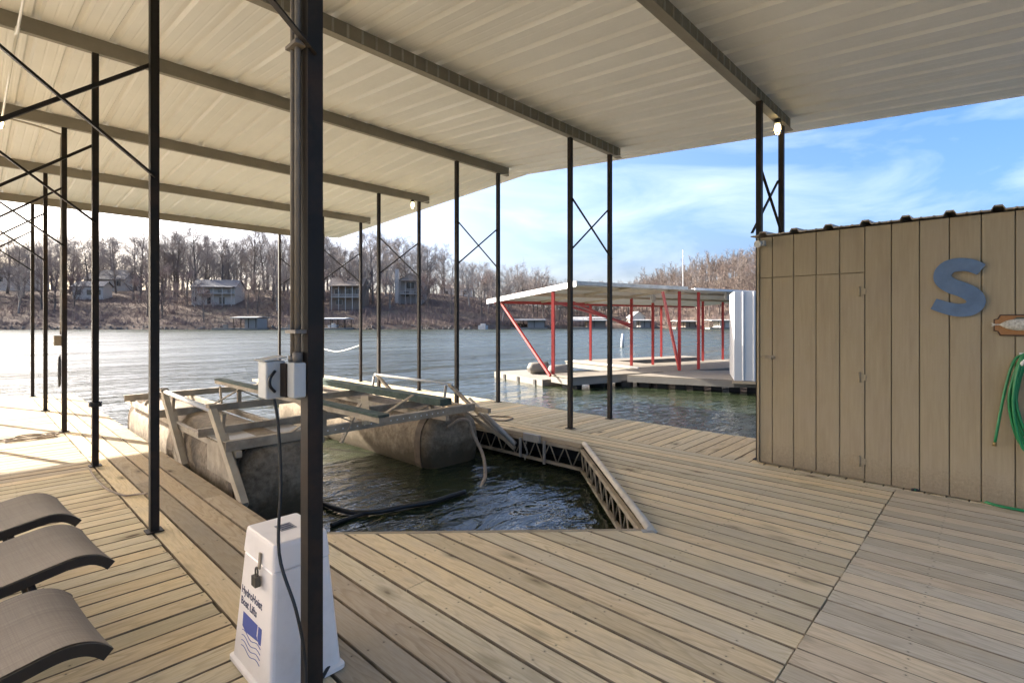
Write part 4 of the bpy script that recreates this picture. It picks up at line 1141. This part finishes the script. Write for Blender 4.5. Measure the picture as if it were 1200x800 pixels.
# ribbed white locker on that dock
lk = empty('metal_locker_shed', cpx(875, 13.6), label='white ribbed metal shed standing on the neighbouring dock', cat='shed')
def locker():
    a = cpx(860.5, 13.75); b = cpx(860.5, 13.75)+ (cpx(990, 12.9)-cpx(860.5, 13.75))
    d = (b-a).normalized(); nrm = Vector((d.y, -d.x, 0))
    if nrm.dot(FW) < 0: nrm = -nrm
    z0, z1 = -0.03, H+(378-341)/605*13.75
    m_ = MB(); q = [a+nrm*0.03, b+nrm*0.03, b+nrm*2.0, a+nrm*2.0]
    m_.prism([p+Vector((0,0,z0)) for p in q], (0,0,z1-z0)); m_.build('wall', M_WSHEET, lk)
    L = (b-a).length; w_ = 0.26
    for i in range(int(L/w_)):
        p = a+d*(i*w_); r_ = a+d*((i+1)*w_-0.0)
        pr = [p+nrm*0.02, p, p+d*0.19, p+d*0.205-nrm*0.022, p+d*0.235-nrm*0.022, r_-d*0.006, r_-d*0.006+nrm*0.02]
        m_ = MB(); m_.prism([x+Vector((0,0,z0+0.02)) for x in reversed(pr)], (0,0,z1-z0-0.04)); m_.build('wall_panel', M_WSHEET, lk)
    m_ = MB(); m_.bar(a-nrm*0.03+Vector((0,0,z0-0.03))-d*0.05, b-nrm*0.03+Vector((0,0,z0-0.03)), 0.06, 0.07); m_.build('sill', M_PLANK_DIM, lk)
locker()
bu = MB(); p = cpx(729, 41); p.z = WATER; bu.tube([p+Vector((0,0,-0.3)), p+Vector((0.1,0,0.75)), p+Vector((0.12,0,1.0))], [0.13, 0.13, 0.09], 10)
tag(bu.build('buoy', M_WSHEET), 'white upright buoy floating beyond the covered dock', 'buoy')

# ------------------------------------------------------------------ trees
def rib(mb, a, b, r):
    t = (b-a); s_ = t.cross(Vector((random.random()-.5, random.random()-.5, random.random()-.5))).normalized()*r
    mb.add([a+s_, a-s_, b], [(0,1,2)])
def make_tree(seed, hgt, spread, dens=1.0, upright=0.5, lvl3=7, light=False):
    rd = random.Random(seed); trunk = MB(); crown = MB()
    def jit(s_): return Vector((rd.uniform(-s_, s_), rd.uniform(-s_, s_), rd.uniform(-s_, s_)))
    def grow(p, d, L, r, level, mb):
        n_ = (6, 4, 3, 2)[min(level, 3)]
        pts = [p]; dirs = []
        for i in range(n_):
            d = (d + jit((0.10, 0.2, 0.28, 0.35)[min(level, 3)]) + Vector((0,0,0.10*upright if level else 0.06))).normalized()
            p = p + d*(L/n_); pts.append(p); dirs.append(d)
        rs = [r*(1-0.86*i/n_) for i in range(n_+1)]
        mb.tube(pts, rs, (6, 4, 3, 3)[min(level, 3)], False)
        return pts, dirs
    def at(pts, t):
        x = t*(len(pts)-1); i = min(int(x), len(pts)-2); return pts[i].lerp(pts[i+1], x-i)
    def side(d, ang):
        o_ = d.orthogonal().normalized(); o_.rotate(Matrix.Rotation(rd.uniform(0, 6.283), 3, d))
        return (d*math.cos(ang)+o_*math.sin(ang)).normalized()
    tp, td = grow(Vector((0,0,-0.3)), Vector((rd.uniform(-.06,.06), rd.uniform(-.06,.06), 1)), hgt*0.92, hgt*0.021, 0, trunk)
    n1 = int(13*dens)
    for i in range(n1):
        t = 0.17+0.78*(i+rd.random()*0.8)/n1
        L1 = hgt*spread*(1.12-0.62*t)*rd.uniform(0.75, 1.2)
        p1, d1 = grow(at(tp, t), side(td[min(5, int(t*6))], rd.uniform(0.55, 1.05)), L1, hgt*0.0085*(1.25-t), 1, trunk)
        n2 = 6 if not light else 4
        for j in range(n2):
            t2 = 0.25+0.75*(j+rd.random())/n2
            p2, d2 = grow(at(p1, min(t2, 1)), side(d1[min(3, int(t2*4))], rd.uniform(0.4, 0.9)), L1*rd.uniform(0.35, 0.6), 0.055 if not light else 0.07, 2, crown)
            n3 = lvl3
            for k in range(n3):
                t3 = 0.2+0.8*(k+rd.random())/n3
                d3 = side(d2[min(2, int(t3*3))], rd.uniform(0.35, 0.9)); a_ = at(p2, min(t3, 1)); L3 = rd.uniform(0.9, 1.9)*hgt/16
                b_ = a_+d3*L3+Vector((0,0,0.15))
                rib(crown, a_, b_, 0.024 if not light else 0.05)
                for q in range(5 if not light else 2):
                    c_ = a_.lerp(b_, rd.uniform(0.25, 0.95)); rib(crown, c_, c_+side(d3, rd.uniform(0.4, 0.9))*rd.uniform(0.45, 1.0)*hgt/16+Vector((0,0,0.1)), 0.019 if not light else 0.04)
    return trunk, crown
PROTO = []
for sd_, hg, sp, de, up, bark, tw in ((11, 16, 0.42, 1.1, 0.6, M_BARK, M_TWIG), (12, 19, 0.34, 1.2, 0.9, M_BARK, M_TWIG_GREY), (13, 13, 0.48, 1.1, 0.5, M_BARK, M_TWIG_RED),
                                     (14, 17, 0.40, 1.0, 0.7, M_BARK_PALE, M_TWIG_GREY), (15, 20, 0.30, 1.2, 1.0, M_BARK, M_TWIG), (16, 11, 0.50, 1.2, 0.4, M_BARK, M_TWIG_RED)):
    a_, b_ = make_tree(sd_, hg, sp, de, up)
    ma, mb_ = a_.mesh('trunk'), b_.mesh('crown'); ma.materials.append(bark); mb_.materials.append(tw)
    PROTO.append((ma, mb_, hg))
rt = random.Random(21)
ZONES = [(-60, 46, 'by the leftmost pale house'), (46, 150, 'by the little white outbuilding'), (150, 222, 'left of the porch house'),
         (222, 300, 'around the white porch house'), (300, 372, 'behind the near dark post'), (372, 455, 'around the brown balcony house'),
         (455, 515, 'around the house with stone chimney'), (515, 575, 'by the low white house'), (575, 650, 'left of the covered dock'), (650, 900, 'beyond the covered dock')]
def zone(px):
    for a, b, t in ZONES:
        if a <= px < b: return t
    return ZONES[-1][2]
HOUSE_PX = [(84, 122, 352), (92, 150, 336), (0, 46, 332), (218, 280, 357), (383, 428, 365), (462, 498, 357), (512, 552, 352)]
KIND = ['spreading bare grey-brown tree', 'tall bare grey tree', 'bare reddish-twigged tree', 'bare pale-barked tree', 'tall slim bare tree', 'small bare reddish tree']
def put_tree(px, d, k, s_=1.0):
    ma, mb_, hg = PROTO[k]
    p = land_pt(px, d)
    e = empty('bare_tree', p, label=KIND[k]+(' low on the bank ' if d < 26 else ' on the slope ' if d < 54 else ' on the crest ')+zone(px), cat='tree', group=KIND[k]+'s '+zone(px))
    e.rotation_euler = (0, 0, rt.uniform(0, 6.28)); e.scale = (s_, s_, s_*rt.uniform(0.92, 1.08))
    for nm, me in (('trunk', ma), ('crown', mb_)):
        o_ = bpy.data.objects.new(nm, me); COL.objects.link(o_); o_.parent = e
cnt = 0
px = -55.0
while px < 650:
    for (d0, d1) in ((6, 24), (28, 52), (55, 85)):
        if d0 == 6 and rt.random() < 0.45: continue
        x = px+rt.uniform(-6, 6); d = rt.uniform(d0, d1)
        y = 378-605*(land_h(x, d)-H)/(shore_z(x)+d)
        blocked = any(a-2 < x < b+2 and y > base-3 and d < land_at((a+b)/2, base)+4 for a, b, base in HOUSE_PX)
        if blocked and rt.random() < 0.5: continue
        k = rt.choice((0, 1, 3, 4, 1, 4)) if d0 > 20 else rt.choice((2, 5, 0, 3))
        put_tree(x, d, k, rt.uniform(0.8, 1.12)*(0.9 if d0 == 6 else 1.13 if x < 470 else 1.0 if x < 540 else 0.76)); cnt += 1
    px += rt.uniform(7.5, 11)
px = 655.0
while px < 890:
    put_tree(px, rt.uniform(8, 40), rt.choice((2, 5, 0)), rt.uniform(0.55, 0.8)); px += rt.uniform(12, 20)
# the woods behind: one mass
import numpy as np
def wood_mass(name, label, spots, seeds, mat):
    pv, pf, off = [], [], 0
    protos = []
    for sd_, hg, sp in seeds:
        a_, b_ = make_tree(sd_, hg, sp, 0.75, 0.7, 5, True)
        V_ = a_.v+b_.v; o_ = len(a_.v); F_ = a_.f+[tuple(i+o_ for i in f) for f in b_.f]
        tri = []
        for f in F_:
            for i in range(1, len(f)-1): tri.append((f[0], f[i], f[i+1]))
        protos.append((np.array([tuple(q) for q in V_], dtype=np.float32), np.array(tri, dtype=np.int32)))
    r_ = np.random.RandomState(4)
    for px, d, s_ in spots:
        V_, F_ = protos[r_.randint(len(protos))]
        a = r_.uniform(0, 6.28); ca, sa = math.cos(a), math.sin(a); p = land_pt(px, d)
        q = V_*s_; w = np.stack([q[:,0]*ca-q[:,1]*sa+p.x, q[:,0]*sa+q[:,1]*ca+p.y, q[:,2]+p.z], 1)
        pv.append(w); pf.append(F_+off); off += len(V_)
    V_ = np.concatenate(pv); F_ = np.concatenate(pf)
    me = bpy.data.meshes.new(name); me.vertices.add(len(V_)); me.vertices.foreach_set('co', V_.ravel())
    me.loops.add(F_.size); me.loops.foreach_set('vertex_index', F_.ravel()); me.polygons.add(len(F_))
    me.polygons.foreach_set('loop_start', np.arange(0, F_.size, 3, dtype=np.int32)); me.polygons.foreach_set('loop_total', np.full(len(F_), 3, dtype=np.int32))
    me.update(calc_edges=True); me.validate()
    me.materials.append(mat); o_ = bpy.data.objects.new(name, me); COL.objects.link(o_)
    tag(o_, label, 'woods', kind='stuff')
sp_ = []
px = -260.0
while px < 640:
    for d0, d1 in ((58, 90), (85, 125), (95, 140)):
        sp_.append((px+rt.uniform(-5, 5), rt.uniform(d0, d1), rt.uniform(0.75, 1.05)*(0.92 if px < 520 else 0.68)))
    px += 10
wood_mass('distant_woods', 'grey leafless woods on the crest behind the houses', sp_, ((31, 15, 0.36), (32, 17, 0.32), (33, 13, 0.42)), M_TWIG_GREY)
sp_ = []
px = 640.0
while px < 1000:
    for d0, d1 in ((10, 30), (30, 50), (48, 70), (66, 90), (85, 120)):
        for _ in range(2): sp_.append((px+rt.uniform(-6, 6), rt.uniform(d0, d1), rt.uniform(0.65, 0.95)))
    px += 9 if px < 900 else 22
wood_mass('distant_woods', 'brown wooded hill beyond the covered dock', sp_, ((34, 13, 0.40), (35, 11, 0.45)), M_WOODS)
# brush on the bank
def brush(name, label, px0, px1, dmax, count, mat, hs):
    m_ = MB(); rb = random.Random(int(px0)+9)
    for i in range(count):
        px = rb.uniform(px0, px1); d = 2.5+dmax*rb.random()**1.3
        p = land_pt(px, d, -0.1); hgt = rb.uniform(*hs)*(1+0.8*(mnoise.noise(Vector((px*0.04, d*0.12, 1)))))
        for k in range(7):
            a_ = p+Vector((rb.uniform(-.5,.5), rb.uniform(-.5,.5), 0)); b_ = a_+Vector((rb.uniform(-.8,.8), rb.uniform(-.8,.8), hgt*rb.uniform(.6,1.1)))
            rib(m_, a_, b_, 0.05)
    tag(m_.build(name, mat), label, 'brush', kind='stuff')
brush('bank_brush', 'reddish leafless brush along the left far bank', -150, 330, 38, 2600, M_TWIG_RED, (0.7, 1.7))
brush('bank_brush', 'brown leafless brush along the far bank below the houses', 330, 900, 45, 3600, M_TWIG_RED, (0.9, 2.3))
# rocks along the waterline
rk = MB(); rr_ = random.Random(8)
for i in range(900):
    px = rr_.uniform(-200, 950); p = land_pt(px, rr_.uniform(0.2, 2.2)); s_ = rr_.uniform(0.15, 0.5)
    q = [p+Vector((math.cos(a+rr_.uniform(-.3,.3))*s_*rr_.uniform(.7,1.3), math.sin(a)*s_*rr_.uniform(.7,1.3), rr_.uniform(-.1,.05))) for a in (0,1.26,2.51,3.77,5.03)]
    top = p+Vector((rr_.uniform(-.1,.1), rr_.uniform(-.1,.1), s_*0.8))
    rk.add(q+[top], [(0,1,5),(1,2,5),(2,3,5),(3,4,5),(4,0,5)])
tag(rk.build('shore_rocks', M_ROCK), 'grey rocks along the far waterline', 'rocks', kind='stuff')

# ------------------------------------------------------------------ houses across the lake
M_HWHITE = paint('white_clapboard', (0.47, 0.445, 0.40), 0.7, 0, 0.08)
M_HGREY = paint('grey_clapboard', (0.27, 0.255, 0.235), 0.8, 0, 0.12)
M_HBROWN = paint('brown_siding', (0.21, 0.17, 0.135), 0.8, 0, 0.12)
M_SHINGLE = paint('grey_shingle', (0.14, 0.135, 0.135), 0.85, 0, 0.2, None, 2)
M_SHINGLE_BR = paint('brown_shingle', (0.20, 0.165, 0.135), 0.85, 0, 0.2, None, 2)
M_STONE = paint('pale_chimney_stone', (0.52, 0.49, 0.45), 0.85, 0, 0.25, None, 3)
def house(name, label, px, py, wpx, hpx, depth, wall, roof, roof_h=2.2, gable_front=False, windows=(), porch=False, deck_h=0.0, chimney=None, yaw=0.0, cat='house', doors=()):
    """px,py: foot of its front; wpx,hpx: front width and wall height as angles; real size follows from where the hillside puts it"""
    d = land_at(px, py); Z = shore_z(px)+d; W = wpx/605*Z; Hh = hpx/605*Z
    o_ = C((px-600)/605*Z, Z, land_h(px, d)+0.25)
    e = empty(name, o_, label=label, cat=cat)
    ang = math.atan2(RT.y, RT.x)+yaw
    e.rotation_euler = (0, 0, ang)      # local x to the right, local y away
    def put(mb, nm, mat, par=None):
        ob = bpy.data.objects.new(nm, mb.mesh(nm)); ob.data.materials.append(mat); COL.objects.link(ob); ob.parent = par or e; return ob
    m_ = MB(); m_.box((0, depth/2, (Hh-1.5)/2), (W, depth, Hh+1.5)); 
    wl = put(m_, 'wall', wall)
    ov = 0.45
    m_ = MB()
    if gable_front:
        g = MB(); g.prism([(-W/2, 0, Hh), (W/2, 0, Hh), (0, 0, Hh+roof_h)], (0, depth, 0)); put(g, 'gable', wall)
        for s_ in (-1, 1):
            m_.prism([(0, -ov, Hh+roof_h+0.02), (s_*(W/2+ov), -ov, Hh-roof_h*ov/(W/2)+0.02), (s_*(W/2+ov), -ov, Hh-roof_h*ov/(W/2)+0.2), (0, -ov, Hh+roof_h+0.22)], (0, depth+2*ov, 0))
    else:
        g = MB(); g.prism([(-W/2, 0, Hh), (-W/2, depth, Hh), (-W/2, depth/2, Hh+roof_h)], (W, 0, 0)); put(g, 'gable', wall)
        for s_ in (0, 1):
            y0 = -ov if s_ == 0 else depth+ov
            m_.prism([(-W/2-ov, depth/2, Hh+roof_h+0.02), (-W/2-ov, y0, Hh-roof_h*ov/(depth/2)+0.02), (-W/2-ov, y0, Hh-roof_h*ov/(depth/2)+0.2), (-W/2-ov, depth/2, Hh+roof_h+0.22)], (W+2*ov, 0, 0))
    rf = put(m_, 'roof', roof)
    for wx, wz, ww, wh in windows:
        m_ = MB(); m_.box((wx*W, -0.04, wz*Hh), (ww*W+0.2, 0.08, wh*Hh+0.2)); fr = put(m_, 'window', M_HWHITE)
        m_ = MB(); m_.box((wx*W, -0.09, wz*Hh), (ww*W, 0.04, wh*Hh)); put(m_, 'pane', M_GLASS, fr)
    for wx, ww, wh in doors:
        m_ = MB(); m_.box((wx*W, -0.05, wh*Hh/2+0.05), (ww*W, 0.1, wh*Hh)); put(m_, 'door', M_GLASS)
    if porch:
        m_ = MB(); m_.box((0.06*W, -1.1, deck_h), (W*0.88, 2.2, 0.18)); put(m_, 'porch_floor', M_HWHITE)
        m_ = MB(); m_.prism([(-0.38*W, 0, Hh+0.15), (-0.38*W, -2.5, Hh-0.2), (-0.38*W, -2.5, Hh-0.05), (-0.38*W, 0, Hh+0.3)], (W*0.88, 0, 0)); put(m_, 'porch_roof', roof)
        for i in range(5):
            m_ = MB(); x = -0.36*W+i*0.21*W; m_.box((x, -2.1, (Hh-0.3-1.2)/2), (0.16, 0.16, Hh-0.3+1.2)); put(m_, 'porch_post', M_HWHITE)
        m_ = MB(); m_.box((0.06*W, -2.1, deck_h+0.95), (W*0.86, 0.06, 0.08)); m_.box((0.06*W, -2.1, deck_h+0.25), (W*0.86, 0.05, 0.06))
        for i in range(36): m_.box((-0.36*W+i*0.024*W, -2.1, deck_h+0.6), (0.04, 0.04, 0.7))
        put(m_, 'railing', M_HWHITE)
    if chimney is not None:
        m_ = MB(); m_.box((chimney*W, -0.35, (Hh+roof_h)/2+0.6), (1.3, 0.7, Hh+roof_h+1.6)); put(m_, 'chimney', M_STONE)
    return e
W3 = [(-0.3, 0.62, 0.12, 0.3), (0.0, 0.62, 0.12, 0.3), (0.3, 0.62, 0.12, 0.3)]
house('lake_house', 'pale house at the far left edge of the opposite shore', 14, 333, 44, 20, 8, M_HWHITE, M_SHINGLE, 2.5, False, W3)
house('lake_house', 'white house with a big grey roof behind the little white outbuilding', 122, 336, 48, 13, 9, M_HWHITE, M_SHINGLE, 3.6, False, [(0.36, 0.6, 0.1, 0.45), (-0.2, 0.6, 0.1, 0.4)])
house('lake_outbuilding', 'little white outbuilding low on the far left bank', 103, 351, 36, 15, 4, M_HWHITE, M_SHINGLE, 1.5, False, [(-0.3, 0.5, 0.16, 0.4), (0.05, 0.5, 0.16, 0.4), (0.34, 0.5, 0.16, 0.4)], cat='outbuilding')
house('lake_house', 'white two-storey house with a columned grey porch on the far shore', 250, 357, 48, 20, 8, M_HWHITE, M_SHINGLE, 2.4, False, [(-0.42, 0.7, 0.07, 0.22), (-0.42, 0.3, 0.07, 0.25), (-0.12, 0.72, 0.1, 0.25), (0.15, 0.72, 0.1, 0.25), (0.38, 0.72, 0.1, 0.25)], True, 3.3, None, 0.12, doors=((-0.1, 0.08, 0.4), (0.2, 0.12, 0.4)))
house('lake_house', 'brown house with a white-railed balcony right of the near dark post', 405, 363, 38, 27, 8, M_HBROWN, M_SHINGLE_BR, 2.6, False, [(-0.25, 0.75, 0.15, 0.22), (0.1, 0.75, 0.22, 0.25), (0.36, 0.75, 0.1, 0.22), (-0.2, 0.3, 0.18, 0.2)], True, 3.6)
house('lake_house', 'grey gabled house with a pale stone chimney on the far shore', 481, 356, 30, 26, 8, M_HGREY, M_SHINGLE_BR, 2.6, True, [(0.0, 0.78, 0.3, 0.25), (0.25, 0.4, 0.2, 0.25), (-0.15, 0.4, 0.2, 0.25)], True, 3.0, -0.52)
house('lake_house', 'low white house among trees near the middle of the far shore', 534, 352, 36, 14, 7, M_HWHITE, M_SHINGLE_BR, 1.8, False, W3)
house('lake_house', 'white gabled house seen under the covered dock roof', 748, 384, 14, 9, 7, M_HWHITE, M_HWHITE, 1.6, True, [(0, 0.5, 0.3, 0.4)])

# boathouses along the far shore
def boathouse(label, px, wpx, top_py, off, roof, wall=None, depth=7.0, slope=0.25, boat=False):
    Z = shore_z(px)-off; W = wpx/605*Z; o_ = C((px-600)/605*Z, Z, WATER)
    zt = H+(378-top_py)/605*Z - WATER
    e = empty('boathouse', o_, label=label, cat='boathouse', group='boathouses along the far shore')
    e.rotation_euler = (0, 0, math.atan2(RT.y, RT.x))
    def put(mb, nm, mat): 
        ob = bpy.data.objects.new(nm, mb.mesh(nm)); ob.data.materials.append(mat); COL.objects.link(ob); ob.parent = e; return ob
    m_ = MB(); m_.box((0, depth/2, 0.2), (W*1.08, depth, 0.55)); put(m_, 'floor', M_CONCRETE)
    m_ = MB(); m_.prism([(-W/2, -0.5, zt-slope*1.2), (-W/2, depth/2, zt), (-W/2, depth+0.5, zt-slope*1.2), (-W/2, depth+0.5, zt-slope*1.2-0.22), (-W/2, depth/2, zt-0.22), (-W/2, -0.5, zt-slope*1.2-0.22)], (W, 0, 0)); put(m_, 'roof', roof)
    for i in range(4):
        for y in (0.3, depth-0.3):
            m_ = MB(); m_.box((-W/2+0.4+(W-0.8)*i/3, y, (zt-0.5+0.47)/2), (0.14, 0.14, zt-0.5-0.47)); put(m_, 'post', M_STEEL)
    if wall is not None:
        m_ = MB(); m_.box((W*0.22, depth*0.5, (zt-0.55+0.48)/2), (W*0.5, depth*0.8, zt-0.55-0.48)); put(m_, 'store_room', wall)
    if boat:
        m_ = MB(); m_.prism([(-0.3*W, 1.2, 0.6), (0.0, 1.2, 0.6), (0.06*W, 1.2, 1.3), (-0.34*W, 1.2, 1.25)], (0, 2.0, 0)); m_.box((-0.12*W, 2.2, 1.5), (0.12*W, 1.4, 0.5)); put(m_, 'moored_boat', M_WSHEET)
boathouse('grey flat-roofed boathouse below the white porch house', 286, 30, 370.5, 4, M_GALV, M_HGREY)
boathouse('white-roofed boathouse with a boat just right of the near dark post', 391, 27, 372, 5, M_WSHEET, None, 7, 0.2, True)
boathouse('dark boathouse with a pale roof left of the covered dock', 620, 40, 373.5, 3, M_GALV, M_HGREY)
boathouse('boathouse with a pale roof seen between the red posts', 690, 42, 371, 10, M_GALV, M_HBROWN, 8, 0.9)
boathouse('small pale boathouse right of the buoy', 752, 24, 374, 6, M_GALV, M_HGREY)
boathouse('low pale boathouse behind the right red posts', 805, 24, 375, 5, M_GALV, M_HBROWN)
boathouse('pale boathouse nearest the white ribbed shed', 846, 26, 374, 5, M_GALV, M_HWHITE)
bt = MB(); p = land_pt(566, -0.5); bt.box(p+Vector((0,0,1.0)), (2.4, 2.2, 1.3), 0.5); bt.box(p+Vector((0.2,0.1,1.9)), (1.5, 1.4, 0.5), 0.7)
tpb = bt.build('tarp_covered_stack', M_STONE); tag(tpb, 'pale tarp-covered stack at the far waterline', 'tarp')
for px, wpx, label in ((262, 24, 'low pale swim platform below the white porch house'), (338, 22, 'low pale jetty left of the near dark post')):
    Z = shore_z(px)-5; p = C((px-600)/605*Z, Z, WATER+0.25); jt = MB(); jt.box(p, (wpx/605*Z, 1.6, 0.5), math.atan2(RT.y, RT.x)); jt.box(p+Vector((0.5,0,0.7)), (1.2, 0.5, 0.9), math.atan2(RT.y, RT.x))
    tag(jt.build('jetty', M_CONCRETE), label, 'jetty')
print('TREES', cnt)
